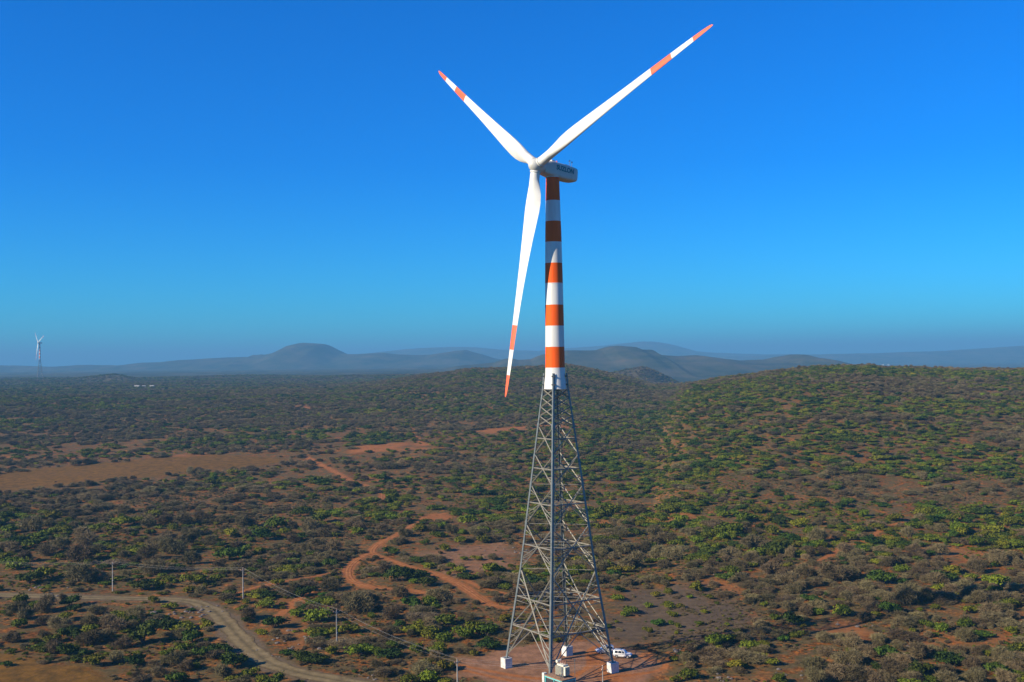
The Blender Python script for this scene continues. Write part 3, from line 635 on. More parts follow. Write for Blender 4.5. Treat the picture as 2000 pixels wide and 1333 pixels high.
for kd, (mn, n, leaf, flat, cnt) in {'g': ('green', 1500, 0.058, 0.72, 4), 'G': ('dense', 1900, 0.060, 0.85, 3), 'y': ('yellow', 1100, 0.055, 0.72, 3), 'n': ('twig', 3000, 0, 0.80, 5)}.items():
    KINDS[kd] = []
    for s in range(cnt):
        if kd == 'n': me, L = twig_crown('twigs', 300+s, n, flat, M['twig'], 7+s % 3)
        else: me, L = leaf_crown('foliage', 100+s+ord(kd), n, leaf, flat, M[mn], 7+s % 3)
        KINDS[kd].append((me, stem_mesh('stems', L, s)))
SHRUBS = """56 1041 44 n,102 1018 34 y,93 1033 26 n,137 1035 30 n,235 1014 20 g,228 1030 44 g,207 1040 16 n,180 1042 22 y,149 1050 13 g,14 1044 34 g,12 1058 24 n,90 1046 24 g,72 1056 30 g,58 1072 36 g,85 1088 50 n,160 1066 50 n,115 1075 40 n,115 1094 22 g,133 1092 16 y,160 1084 26 g,180 1084 34 n,196 1088 16 y,221 1088 18 g,150 1100 54 n,14 1080 40 n,14 1108 36 g,48 1100 34 n,30 1114 40 g,50 1142 46 G,86 1132 40 g,145 1140 60 n,178 1140 50 n,205 1136 30 n,240 1090 24 n,240 1128 26 n
262 1024 30 g,297 1012 36 g,322 1024 30 n,352 1026 40 n,330 1008 16 g,393 1020 34 n,410 1012 20 G,452 1016 12 G,284 1032 40 n,335 1038 30 g,360 1044 20 n,392 1042 20 y,292 1047 22 G,330 1045 12 n,438 1037 20 n,475 1032 40 n,447 1050 34 y,480 1050 24 n,270 1066 24 n,322 1062 40 n,370 1062 40 n,413 1066 30 n,300 1076 36 n,445 1096 46 G,470 1082 30 g,330 1084 44 n,370 1103 40 n,285 1094 40 n,262 1100 26 n,302 1103 30 n,428 1108 26 n,490 1060 20 g,295 1122 50 n,380 1130 22 n,430 1128 20 n,462 1128 24 n,375 1144 40 g,420 1136 30 g,280 1155 40 G,305 1150 30 g,268 1135 20 G,318 1174 26 g,362 1160 30 y
36 1180 36 g,28 1200 40 n,85 1196 44 n,135 1186 36 G,142 1196 26 G,45 1212 36 n,120 1216 40 y,185 1202 30 n,78 1224 28 n,112 1232 40 n,172 1228 38 n,30 1228 34 g,215 1236 50 n,228 1212 30 g,130 1250 46 G,18 1258 34 n,100 1280 44 n,90 1280 30 G,128 1282 34 G,82 1246 22 n,168 1262 50 n,200 1254 40 n,148 1296 24 g,182 1302 40 g,163 1284 30 G,222 1296 36 n,238 1268 40 n,75 1273 14 g,8 1303 22 G
262 1212 36 n,330 1192 30 y,312 1232 50 G,256 1232 30 n,275 1262 60 G,345 1250 34 n,372 1256 40 G,400 1230 30 g,323 1280 26 g,357 1276 36 g,388 1288 40 G,425 1280 40 G,340 1300 50 n,266 1302 40 G,300 1306 30 n,362 1312 30 n,378 1306 20 g,455 1306 48 G,432 1328 40 n,452 1336 30 y,487 1322 30 g,473 1292 26 n,482 1218 22 G,308 1325 30 n,340 1338 40 G
515 1190 40 g,582 1206 34 g,614 1200 34 n,622 1216 50 g,640 1186 30 g,690 1186 50 n,700 1202 60 n,722 1208 20 g,532 1230 44 G,540 1246 30 n,650 1240 24 g,682 1240 36 g,592 1296 34 G,615 1300 44 G,645 1282 30 g,705 1284 50 g,738 1284 30 g,693 1316 12 G,735 1306 24 n,560 1282 24 G,508 1335 30 g,535 1345 40 G,617 1250 24 G
803 1190 40 G,838 1186 40 g,764 1210 36 n,780 1226 26 G,806 1240 50 g,838 1250 46 g,868 1222 44 g,868 1256 40 g,900 1250 40 g,935 1244 50 g,950 1246 40 G,957 1272 40 G,980 1218 36 y,762 1270 30 g,765 1288 40 G,812 1280 40 g,850 1278 40 g,868 1312 44 y,825 1305 36 y,838 1338 50 g,925 1283 22 y,790 1340 40 y,870 1342 30 g
540 1036 50 g,585 1010 30 G,625 1022 40 y,575 1034 26 n,605 1042 40 n,632 1050 36 n,655 1050 20 y,585 1056 30 G,567 1062 30 n,618 1072 36 n,650 1078 34 n,512 1104 18 G,552 1106 20 n,555 1045 26 y,515 1056 40 G,700 1036 30 n,695 1045 30 g,722 1056 18 G,740 1040 30 n,597 1110 24 n,630 1100 30 n,642 1108 30 G,575 1110 10 G,570 1088 26 y,651 1122 12 n,525 1128 18 n,540 1145 26 y,572 1156 30 n,590 1166 30 G,640 1156 40 n,715 1124 26 n
758 1083 26 G,772 1084 20 G,762 1018 30 g,790 1020 30 g,820 1022 20 y,818 1040 30 g,843 1040 26 n,862 1034 30 g,882 1044 28 n,902 1045 20 g,923 1045 24 n,947 1042 26 g,918 1026 40 g,788 1050 30 n,828 1064 20 g,868 1078 28 g,902 1062 24 g,945 1062 30 g,863 1094 14 g,908 1096 18 g,842 1112 26 g,885 1112 24 y,930 1096 20 g,962 1122 40 g,776 1136 46 G,800 1134 36 G,835 1146 36 G,877 1125 14 g,985 1154 30 g,780 1168 36 n
1185 1010 44 g,1222 1024 30 g,1300 1006 46 g,1248 1030 30 y,1290 1020 24 g,1330 1022 28 g,1297 1033 16 G,1320 1038 32 G,1180 1038 30 g,1240 1046 28 G,1365 1030 22 y,1212 1050 30 n,1170 1053 14 G,1190 1058 26 n,1278 1050 40 n,1348 1050 34 n,1388 1052 30 g,1318 1062 30 n,1225 1084 40 n,1180 1085 40 n,1262 1078 34 n,1290 1066 34 n,1282 1094 40 n,1318 1094 44 n,1362 1084 30 n,1200 1094 26 n,1240 1112 50 n,1294 1112 34 n,1347 1102 14 y,1380 1090 12 y,1198 1128 26 G,1282 1130 12 n,1303 1138 20 g,1345 1122 16 n,1258 1133 16 y,1362 1158 34 g
1463 1022 40 g,1499 1020 26 y,1522 1026 22 G,1412 1012 30 g,1562 1030 34 g,1605 1026 26 n,1632 1028 26 n,1457 1036 26 n,1580 1046 30 g,1512 1046 40 g,1427 1048 50 g,1634 1054 26 n,1664 1056 26 y,1682 1056 20 n,1475 1076 50 n,1523 1086 48 G,1602 1062 40 n,1565 1090 26 y,1580 1088 30 n,1430 1092 40 n,1655 1084 36 n,1622 1108 18 G,1647 1096 12 G,1470 1100 34 n,1512 1128 46 n,1542 1145 44 n,1580 1132 44 n,1632 1138 60 n,1662 1134 40 n,1570 1150 26 n,1595 1148 30 n,1670 1102 20 n,1490 1106 26 n,1450 1116 16 n
1714 1036 30 g,1750 1020 36 y,1797 1020 26 n,1788 1034 30 g,1865 1022 36 y,1893 1024 26 G,1775 1050 28 n,1800 1054 20 G,1824 1060 26 g,1840 1040 26 n,1870 1042 40 g,1846 1062 20 g,1868 1062 16 n,1888 1066 20 n,1916 1068 36 g,1978 1030 40 g,1948 1044 40 g,1985 1062 26 y,1955 1060 30 g,1770 1070 26 G,1803 1070 18 G,1955 1104 46 n,1985 1096 30 n,1992 1108 24 n,1710 1104 26 g,1737 1108 30 n,1772 1120 34 g,1808 1116 30 n,1794 1098 24 g,1832 1112 24 n,1889 1094 14 G,1905 1103 24 n,1868 1124 40 y,1910 1120 34 n,1850 1140 50 G,1898 1136 30 g,1955 1146 50 g,1730 1142 48 G,1765 1143 24 G,1706 1130 30 n,1782 1164 46 n,1893 1148 26 n,1898 1172 44 n,1838 1156 30 g
1279 1168 24 y,1306 1162 24 g,1212 1174 26 g,1349 1170 16 g,1386 1172 16 g,1266 1188 20 g,1238 1200 30 g,1307 1190 30 g,1223 1205 20 g,1203 1218 12 y,1311 1206 20 g,1330 1190 20 y,1380 1200 18 y,1402 1182 12 g,1428 1212 8 g,1325 1228 18 g,1368 1222 18 g,1285 1224 26 G,1265 1238 18 g,1311 1222 16 g,1422 1224 12 g,1322 1240 12 g,1408 1264 50 g,1337 1284 22 G,1319 1293 20 g,1342 1302 14 g,1437 1310 36 y,1345 1330 40 g,1320 1335 24 y,1428 1254 30 g,1446 1240 20 y
1464 1272 40 g,1490 1268 30 g,1513 1212 24 g,1549 1224 44 G,1574 1204 34 n,1600 1192 34 n,1648 1206 44 g,1690 1190 20 n,1714 1206 22 y,1695 1216 36 n,1571 1226 12 y,1557 1246 26 g,1608 1258 34 n,1615 1282 30 n,1670 1272 40 n,1704 1284 44 n,1509 1302 30 y,1533 1256 22 G,1525 1338 34 g,1595 1312 50 n,1595 1336 50 n,1663 1304 50 n,1636 1332 50 n,1677 1336 50 n,1718 1310 24 G,1454 1306 16 G,1705 1338 40 n,1484 1290 30 y,1495 1186 20 g
1738 1200 40 G,1773 1184 60 n,1805 1178 40 n,1828 1192 20 g,1798 1195 14 g,1764 1214 36 n,1812 1228 28 g,1842 1236 34 g,1864 1228 16 n,1890 1230 40 g,1902 1236 18 n,1768 1244 22 y,1786 1238 16 g,1816 1248 18 n,1900 1200 28 g,1940 1206 44 n,1975 1190 44 y,1900 1168 36 n,1912 1178 40 n,1945 1160 30 g,1988 1210 26 n,1978 1240 30 g,1996 1256 24 g,1890 1258 40 n,1828 1280 30 n,1802 1290 50 n,1862 1302 50 G,1738 1292 50 G,1916 1284 30 n,1966 1282 40 G,1992 1290 26 n,1930 1282 20 g,1752 1322 50 n,1800 1326 50 G,1848 1322 40 n,1903 1310 40 n,1952 1322 50 G,1910 1338 40 n,1855 1278 20 y,1733 1338 40 n"""
NAMES = {'g': ('green_shrub', 'shrub', 'green leafy shrub'), 'G': ('dense_shrub', 'shrub', 'dark green dense shrub'),
         'y': ('yellowing_shrub', 'shrub', 'yellow-green sparse shrub'), 'n': ('thorn_bush', 'thorn bush', 'grey thorn bush')}
GROUPS = {'g': 'green shrubs on the red plain', 'G': 'dark dense shrubs on the red plain', 'y': 'yellowing shrubs on the red plain', 'n': 'grey thorn bushes on the red plain'}
MARKS = [('pole beside the straight gravel road', 220, 1155), ('pole right of the road bend', 475, 1170), ('middle utility pole', 658, 1263), ('nearest utility pole', 894, 1375), ('two parked white cars', 1205, 1283),
         ('left foot of the turbine', 988, 1296), ('fork of the orange tracks', 722, 1082), ('bend of the gravel road', 440, 1215), ('dry clearing at lower left', 90, 1320),
         ('grey burnt ground', 1370, 1200), ('bare patch at mid right', 1860, 1085), ('lower right corner', 1990, 1325), ('left end of the gravel road', 0, 1163),
         ('transformer hut', 1090, 1330), ('orange slope right of the burnt ground', 1440, 1135), ('curved lower track', 700, 1140), ('upper left corner of the near scrub', 0, 1010), ('right edge above the clearing', 1995, 1010), ('near end of the gravel road', 680, 1335), ('lower left corner', 0, 1333),
         ('far end of the zigzag track', 866, 1004), ('burnt ground lower edge', 1340, 1255), ('end of the short left track', 475, 1158), ('foot of the turbine at the back', 1107, 1268), ('boulder below the road', 300, 1199), ('red clearing near the right edge', 1900, 1250), ('orange gap at centre right', 1180, 1020)]
MARKW = [(n_,) + hit(x, y) for n_, x, y in MARKS]
ORD = ['nearest', 'second nearest', 'third nearest', 'fourth nearest', 'fifth nearest', 'sixth nearest', 'seventh nearest', 'eighth nearest', 'ninth nearest', 'tenth nearest'] + ['%d%s nearest' % (i, {1: 'st', 2: 'nd', 3: 'rd'}.get(i % 10, 'th') if i > 20 else 'th') for i in range(11, 100)]
ents = []
for k, s in enumerate(SHRUBS.replace('\n', ',').split(',')):
    px, py, w, kd = s.split(); px, py, w = float(px), float(py), float(w)
    x, y = hit(px, py); wm = w*y/F_PX; y += wm*0.28
    ents.append([x, y, wm*1.28, kd, px])
ROADZ = [(L, w) for L, w in [(ROAD, 7.2)] + TRACKS[:3]]
for e in ents:            # nothing grows on the road itself
    for L, w in ROADZ:
        d = seg_dist(np.array([e[0]]), np.array([e[1]]), L)[0]; need = w*0.5 + e[2]*0.36
        if d < need:
            j = np.argmin(np.hypot(L[:, 0]-e[0], L[:, 1]-e[1])); v = np.array([e[0], e[1]])-L[j]; v = v/(np.hypot(*v)+1e-6); e[0] += v[0]*(need-d); e[1] += v[1]*(need-d)
best = {}; med = {kd: float(np.median([e[2] for e in ents if e[3] == kd])) for kd in KINDS}
for kd, big in [(a, b) for a in KINDS for b in (0, 1)]:
    ix = [i for i, e in enumerate(ents) if e[3] == kd and (e[2] >= med[kd]) == bool(big)]
    for mi, (mn, mx, my) in enumerate(MARKW):
        for r, i in enumerate(sorted(ix, key=lambda i: math.hypot(ents[i][0]-mx, ents[i][1]-my))):
            if i not in best or r < best[i][0]: best[i] = (r, mn)
SRC = {}
for i, (x, y, w, kd, px) in enumerate(ents):
    nm, cat, desc = NAMES[kd]; var = i % len(KINDS[kd]); crown, stems = KINDS[kd][var]
    root = empty(nm, (x, y, zat(x, y)), rnd.uniform(0, 6.28))
    s = w/2; root.scale = (s, s*rnd.uniform(0.85, 1.1), s*rnd.uniform(0.72, 0.98)*(1.12 if kd == 'n' else 1.0)*(1.15 if w < 3.2 else 1))
    a = bpy.data.objects.new('twigs' if kd == 'n' else 'foliage', crown); a.parent = root; C.objects.link(a)
    b = bpy.data.objects.new('stems', stems); b.parent = root; C.objects.link(b)
    tag(root, '%s %s, %s to the %s' % ('broad' if w >= med[kd] else 'small', desc, ORD[best[i][0]], best[i][1]), cat, GROUPS[kd])
    SRC.setdefault((kd, var), a)

# the endless scrub behind and between: nobody could count it
def scatter(name, pts, scl, rot, idx, srcs):
    me = bpy.data.meshes.new(name); me.vertices.add(len(pts)); me.vertices.foreach_set('co', pts.astype(np.float32).ravel())
    for nm, ty, dat in (('sc', 'FLOAT_VECTOR', scl), ('rz', 'FLOAT', rot), ('ix', 'INT', idx)):
        a = me.attributes.new(nm, ty, 'POINT'); a.data.foreach_set('vector' if ty == 'FLOAT_VECTOR' else 'value', (dat.astype(np.int32) if ty == 'INT' else dat.astype(np.float32)).ravel())
    me.update(); o = bpy.data.objects.new(name, me); C.objects.link(o); tag(o, kind='stuff')
    g = bpy.data.node_groups.new(name+'_nodes', 'GeometryNodeTree')
    g.interface.new_socket('Geometry', in_out='INPUT', socket_type='NodeSocketGeometry'); g.interface.new_socket('Geometry', in_out='OUTPUT', socket_type='NodeSocketGeometry')
    N = g.nodes.new; L = g.links.new; gi = N('NodeGroupInput'); go = N('NodeGroupOutput'); jn = N('GeometryNodeJoinGeometry')
    def attr(nm, ty):
        a = N('GeometryNodeInputNamedAttribute'); a.data_type = ty; a.inputs[0].default_value = nm; return a.outputs[0]
    sa, ra, ia = attr('sc', 'FLOAT_VECTOR'), attr('rz', 'FLOAT'), attr('ix', 'INT')
    cx = N('ShaderNodeCombineXYZ'); L(ra, cx.inputs[2])
    for k, src in enumerate(srcs):
        oi = N('GeometryNodeObjectInfo'); oi.inputs['Object'].default_value = src; oi.inputs['As Instance'].default_value = True
        cm = N('FunctionNodeCompare'); cm.data_type = 'INT'; cm.operation = 'EQUAL'; L(ia, cm.inputs[2]); cm.inputs[3].default_value = k
        ip = N('GeometryNodeInstanceOnPoints'); L(gi.outputs[0], ip.inputs['Points']); L(cm.outputs[0], ip.inputs['Selection']); L(oi.outputs['Geometry'], ip.inputs['Instance'])
        L(cx.outputs[0], ip.inputs['Rotation']); L(sa, ip.inputs['Scale']); L(ip.outputs[0], jn.inputs[0])
    L(jn.outputs[0], go.inputs[0]); md = o.modifiers.new('scatter', 'NODES'); md.node_group = g; return o
srcs = [SRC[('g', 0)], SRC[('g', 1)], SRC[('G', 0)], SRC[('y', 0)], SRC[('n', 0)], SRC[('n', 1)], SRC[('n', 2)], SRC[('G', 1)]]
def sample(n, y0, y1, tmax, seed, power=1.0):
    g = np.random.default_rng(seed); u = g.uniform(size=n); y = np.sqrt(y0**2 + (y1**2-y0**2)*u) if power == 1 else y0*(y1/y0)**u
    return g, g.uniform(-tmax, tmax, n)*y, y
EX, EY, ER = (np.array([e[i] for e in ents]) for i in (0, 1, 2))
def clear_of(x, y, r, pad=0.30):
    ok = np.ones(len(x), bool)
    near = y < 520
    for i in range(0, len(EX)): ok &= ~(near & ((x-EX[i])**2 + (y-EY[i])**2 < (ER[i]*0.5*0.8 + r*pad)**2))
    return ok
def place(name, g, x, y, r, keep, sq, kindp=None):
    x, y, r = x[keep], y[keep], r[keep]; n = len(x); z = height(x, y)
    gr = fbm(x*0.45, y, 75, 71, 3); gr = gr + 0.10*(x > 0)*(y < 1000) - 0.02; u = g.uniform(size=n)
    right = sstep(150, 320, x)*sstep(700, 900, y)
    pn = np.clip(0.34 - (gr-0.5)*5.0 + 0.32*right, 0.12, 0.92); u2 = g.uniform(size=n)
    ix = np.where(u < pn, 4 + g.integers(0, 3, n), np.where(u2 < 0.56, g.integers(0, 2, n), np.where(u2 < 0.70, 2, np.where(u2 < 0.80, 7, 3))))
    sc_ = np.stack([r*g.uniform(0.8, 1.45, n), r*g.uniform(0.75, 1.15, n), np.minimum(r, 3.2)*sq*g.uniform(0.6, 1.2, n)*np.where(g.uniform(size=n) < 0.12, 1.5, 1)], -1)
    return scatter(name, np.stack([x, y, z-0.05], -1), sc_, g.uniform(0, 6.28, n), ix, srcs), n
# mid and far scrub
gs, xs_, ys_, rs_, ks_ = np.random.default_rng(30), [], [], [], []
for (y0, y1, n, r0) in ((232, 520, 12500, 0.72), (520, 1000, 22000, 0.92), (1000, 1900, 85000, 0.95), (1900, 3600, 80000, 1.15)):
    g, x, y = sample(n, y0, y1, 0.62, int(y0)); r = np.clip(g.lognormal(r0, 0.44, n), 0.7, 6.5)
    dens = fbm(x, y, 130, 51, 4); fine = fbm(x, y, 24, 57, 2); Zm = zones(x, y); bare = np.clip(Zm[0] + Zm[1] + Zm[2]*0.72 + Zm[3]*0.85 + Zm[4], 0, 1)
    thr = sstep(0.32, 0.50, dens)*0.55 + 0.42 + 0.60*sstep(-50, 80, x)*sstep(520, 680, y); thr = thr*np.maximum(sstep(0.30, 0.50, fine), 0.9*sstep(-50, 80, x)*sstep(560, 720, y)); thr = np.clip(thr + sstep(750, 1150, y)*0.35, 0, 1)
    if y0 == 520: thr = thr*(0.80 + 0.10*sstep(0, 100, x))
    if y0 < 500: thr = np.where((x < -60) | (x > 40) | (y > 330), thr*0.75, thr*0.4)
    keep = (g.uniform(size=n) < thr) & (g.uniform(size=n) > bare*1.35) & ((Zm[2] < 0.4) | (r < 1.25))
    if y0 < 500:
        keep &= clear_of(x, y, r)
        for L, w in ROADZ: keep &= ~(seg_dist(x, y, L) < w*0.5 + r*0.9)
    xs_.append(x[keep]); ys_.append(y[keep]); rs_.append(r[keep])
x, y, r = np.concatenate(xs_), np.concatenate(ys_), np.concatenate(rs_)
o_, n_ = place('scrub', gs, x, y, r, np.ones(len(x), bool), 0.74); print('scrub', n_)
# low growth and seedlings on the near ground
g, x, y = sample(110000, 205, 620, 0.62, 41); r = np.clip(g.lognormal(-0.75, 0.40, len(x)), 0.2, 1.2)
Zm = zones(x, y); bare = np.clip(Zm[0]*1.1 + Zm[1]*1.2 + Zm[2]*0.93 + Zm[3]*0.05 + Zm[4]*1.02, 0, 1); dens = fbm(x, y, 22, 81, 3)
keep = (g.uniform(size=len(x)) < sstep(0.42, 0.62, dens)*0.75+0.06) & (g.uniform(size=len(x)) > bare)
o_, n_ = place('undergrowth', g, x, y, r, keep, 0.7); print('undergrowth', n_)
# loose stones
def stone_mesh(seed):
    import bmesh
    g = random.Random(seed); bm = bmesh.new(); bmesh.ops.create_icosphere(bm, subdivisions=2, radius=1.0)
    for v in bm.verts:
        n = float(fbm(np.array([v.co.x*3+seed]), np.array([v.co.y*3+v.co.z*5]), 1.3, seed, 2)[0]); v.co *= 0.65 + 0.7*n; v.co.z *= 0.6
    me = bpy.data.meshes.new('stone'); bm.to_mesh(me); bm.free(); me.materials.append(M['rock']); return me
spots = [(72, 1150, 4), (110, 1150, 5), (180, 1118, 3), (360, 1196, 3), (390, 1193, 5), (400, 1200, 4), (560, 1246, 3), (1660, 1225, 4), (1550, 1308, 3), (560, 1275, 3), (990, 1078, 5), (700, 1330, 3), (1760, 1258, 2), (1320, 1272, 1), (1398, 1325, 2), (590, 1240, 3), (1390, 1123, 3)]
g = np.random.default_rng(3); pp = []; sc_ = []
for px, py, sp in spots:
    cx_, cy_ = hit(px, py)
    for _ in range(9):
        qx, qy = cx_ + g.normal()*sp*0.9, cy_ + g.normal()*sp*1.1; s = g.uniform(0.18, 0.62); pp.append((qx, qy, zat(qx, qy)+s*0.15)); sc_.append((s, s*g.uniform(0.7, 1.3), s))
stone_src = bpy.data.objects.new('boulder', stone_mesh(3)); C.objects.link(stone_src); bx_, by_ = hit(300, 1199); stone_src.location = (bx_, by_, zat(bx_, by_)+0.2); stone_src.scale = (1.1, 0.9, 1.0)
tag(stone_src, 'pale boulder beside shrubs below the straight gravel road', 'boulder')
rb = scatter('rubble', np.array(pp), np.array(sc_), g.uniform(0, 6.28, len(pp)), np.zeros(len(pp)), [stone_src])

# ------------------------------------------------------------------ utility poles and their wires
def make_pole(h=9.6):
    r = empty('utility_pole'); mb = MB(); mb.box((0, 0, h/2-0.3), (0.36, 0.27, h+0.6), None, 0.55); mb.build('post', M['conc'], r, bevel=0.02)
    mb = MB(); z = h-0.9
    mb.bar((-0.95, 0, z+0.35), (0, 0, z), 0.10); mb.bar((0.95, 0, z+0.35), (0, 0, z), 0.10); mb.bar((-0.95, 0, z+0.30), (0.95, 0, z+0.30), 0.09)
    ca = mb.build('cross_arm', M['steel'], r)
    for p in ((-0.88, 0, z+0.38), (0.88, 0, z+0.38)):
        mb = MB(); mb.tube([p, (p[0], 0, p[2]+0.12), (p[0], 0, p[2]+0.16), (p[0], 0, p[2]+0.28)], [0.05, 0.05, 0.11, 0.06], 8); mb.build('insulator', M['ceram'], ca)
    mb = MB(); mb.tube([(0, 0, h), (0, 0, h+0.14), (0, 0, h+0.18), (0, 0, h+0.30)], [0.05, 0.05, 0.11, 0.06], 8); mb.build('insulator', M['ceram'], r)
    mb = MB(); mb.box((0, -0.165, h*0.37), (0.30, 0.03, 0.32)); mb.build('number_plate', M['block'], r); return r
PP = [(-60, 1150, 'utility pole outside'), (220, 1155, 'thin grey concrete utility pole standing just above the straight gravel road'), (475, 1170, 'grey concrete utility pole among shrubs right of the gravel road bend'),
      (658, 1263, 'grey concrete utility pole in the middle of the scrub between road and turbine'), (894, 1375, 'closest grey concrete utility pole at the lower edge left of the turbine pad'), (1178, 1392, 'short looking concrete pole below the right foot of the turbine')]
PL = [hit(a, b) for a, b, _ in PP]
p0 = make_pole(); T_ = tree_map(); poles = []
for i, ((x, y), (_, _, lb)) in enumerate(zip(PL, PP)):
    a = PL[max(i-1, 0)]; b = PL[min(i+1, len(PL)-1)]; rz = math.atan2(b[1]-a[1], b[0]-a[0]) + math.pi/2
    if i == 0: poles.append((x, y, zat(x, y), rz)); continue
    o = p0 if i == 1 else copy_tree(p0, T_); o.location = (x, y, zat(x, y)); o.rotation_euler = (0, 0, rz); o.scale = (1, 1, 1.0)
    tag(o, lb, 'utility pole', 'utility poles of the power line'); poles.append((x, y, zat(x, y), rz))
for nm_, ox, oz in (('left conductor of the power line slung between the utility poles', -0.88, 9.36), ('right conductor of the power line slung between the utility poles', 0.88, 9.36), ('top conductor of the power line above the cross arms', 0, 9.92)):
    pts = []
    for i in range(len(poles)-1):
        q = []
        for x, y, z, rz in poles[i:i+2]: q.append(np.array([x + math.cos(rz)*ox, y + math.sin(rz)*ox, z + oz]))
        sag = np.hypot(*(q[1]-q[0])[:2])*0.018
        for t in np.linspace(0, 1, 13)[: (13 if i == len(poles)-2 else 12)]: pts.append(tuple(q[0] + (q[1]-q[0])*t - np.array([0, 0, 4*sag*t*(1-t)])))
    mb = MB(); mb.tube(pts, 0.011, 5); tag(mb.build('power_wire', M['wire']), nm_, 'power wire', 'wires of the power line')

# ------------------------------------------------------------------ transformer hut under the near leg
def XY(px, py, z):
    t, r = ray(px, py); y = (z-CAM_H)/r; return Vector((t*y, y, z))
HZ = 3.1
nc = XY(1098, 1330, HZ); lc = XY(1063.5, 1318, HZ); rc = XY(1123, 1322.5, HZ)
ex = (lc-nc); Lx = ex.length; ex.normalize(); ey = Vector((-ex.y, ex.x, 0)); ey = ey if ey.dot(rc-nc) > 0 else -ey; Ly = (rc-nc).dot(ey)
hut = empty('transformer_hut', (nc.x, nc.y, zat(nc.x, nc.y))); tag(hut, 'low hut with dusty flat roof and cyan framed openings under the near turbine leg', 'hut')
HF = Matrix((tuple(ex), tuple(ey), (0, 0, 1))).transposed()
def hp(x, y, z): return HF @ Vector((x, y, z))
mb = MB(); mb.box(hp(Lx/2, Ly/2, HZ-0.11), (Lx, Ly, 0.22), HF); mb.build('roof', M['roofslab'], hut, bevel=0.02)
mb = MB()
for x, y in ((0.14, 0.14), (Lx*0.5, 0.14), (Lx-0.14, 0.14), (0.14, Ly-0.14), (Lx-0.14, Ly-0.14)): mb.bar(hp(x, y, -0.3), hp(x, y, HZ-0.225), 0.2)
for z in (HZ-0.33,): mb.bar(hp(0, 0.03, z), hp(Lx, 0.03, z), 0.10, 0.20); mb.bar(hp(0.03, 0.1, z), hp(0.03, Ly, z), 0.10, 0.20)
mb.build('cyan_frame', M['cyan'], hut)
mb = MB(); mb.box(hp(Lx/2, Ly/2+0.1, (HZ-0.3)/2-0.1), (Lx-0.5, Ly-0.5, HZ-0.5), HF); mb.build('wall', M['conc'], hut)
for x in (Lx*0.27, Lx*0.74):
    mb = MB(); mb.box(hp(x, 0.18, 1.35), (Lx*0.36, 0.06, 2.2), HF); mb.build('door', M['dark'], hut)
mb = MB(); mb.box(hp(Lx+0.42, 0.35, (HZ+0.3)/2), (0.75, 0.9, HZ+0.3), HF); mb.build('white_pillar', M['block'], hut, bevel=0.03)
tr = empty('transformer', tuple(Vector(hut.location) + hp(Lx*0.42, Ly*0.58, HZ))); tr.scale = (1.45, 1.45, 1.45); tag(tr, 'cream electrical transformer with grey cooling fins standing on the flat hut roof', 'transformer')
mb = MB(); mb.box(hp(0, 0, 1.05), (1.55, 1.05, 1.7), HF); mb.build('tank', M['cream'], tr, bevel=0.06)
for i in range(7):
    mb = MB(); mb.box(hp(-0.66+0.22*i, -0.70, 1.0), (0.05, 0.34, 1.35), HF); mb.build('cooling_fin', M['cream'], tr)
for i in range(6):
    mb = MB(); mb.box(hp(-0.95, -0.42+0.17*i, 1.0), (0.36, 0.05, 1.3), HF); mb.build('cooling_fin', M['cream'], tr)
for i in range(3):
    mb = MB(); p = hp(-0.5+0.5*i, 0.15, 1.9); mb.tube([p, p+Vector((0, 0, .1)), p+Vector((0, 0, .2)), p+Vector((0, 0, .3)), p+Vector((0, 0, .42)), p+Vector((0, 0, .6))], [.08, .13, .08, .12, .07, .04], 9); mb.build('bushing', M['ceram'], tr)
mb = MB(); mb.tube([hp(0.95, -0.4, 2.15), hp(0.95, 0.5, 2.15)], 0.24, 14); mb.build('oil_conservator', M['cream'], tr, smooth='auto')
mb = MB(); mb.box(hp(1.1, 0.1, 0.9), (0.45, 0.7, 1.1), HF); mb.build('control_box', M['block'], tr, bevel=0.03)
mb = MB(); mb.box(hp(0, 0, 0.1), (1.9, 1.1, 0.18), HF); mb.build('skid', M['dark'], tr)
for (px, py, hgt, lb) in ((1123, 1326, 5.6, 'thin steel yard post right of the transformer hut, the tallest'), (1096, 1350, 4.6, 'thin steel yard post in front of the transformer hut')):
    gx, gy = hit(px, py+9 if py < 1340 else py+8); yp = empty('yard_post', (gx, gy, zat(gx, gy))); tag(yp, lb, 'post', 'steel yard posts by the hut')
    mb = MB(); mb.bar((0, 0, -0.3), (0, 0, hgt), 0.16, 0.12); mb.build('shaft', M['steel'], yp)
    mb = MB(); mb.bar((-0.45, 0, hgt-0.25), (0.45, 0, hgt-0.25), 0.08); arm = mb.build('arm', M['steel'], yp)
    for s in (-0.38, 0.38):
        mb = MB(); mb.tube([(s, 0, hgt-0.2), (s, 0, hgt-0.05), (s, 0, hgt+0.05)], [0.05, 0.09, 0.05], 8); mb.build('insulator', M['ceram'], arm)

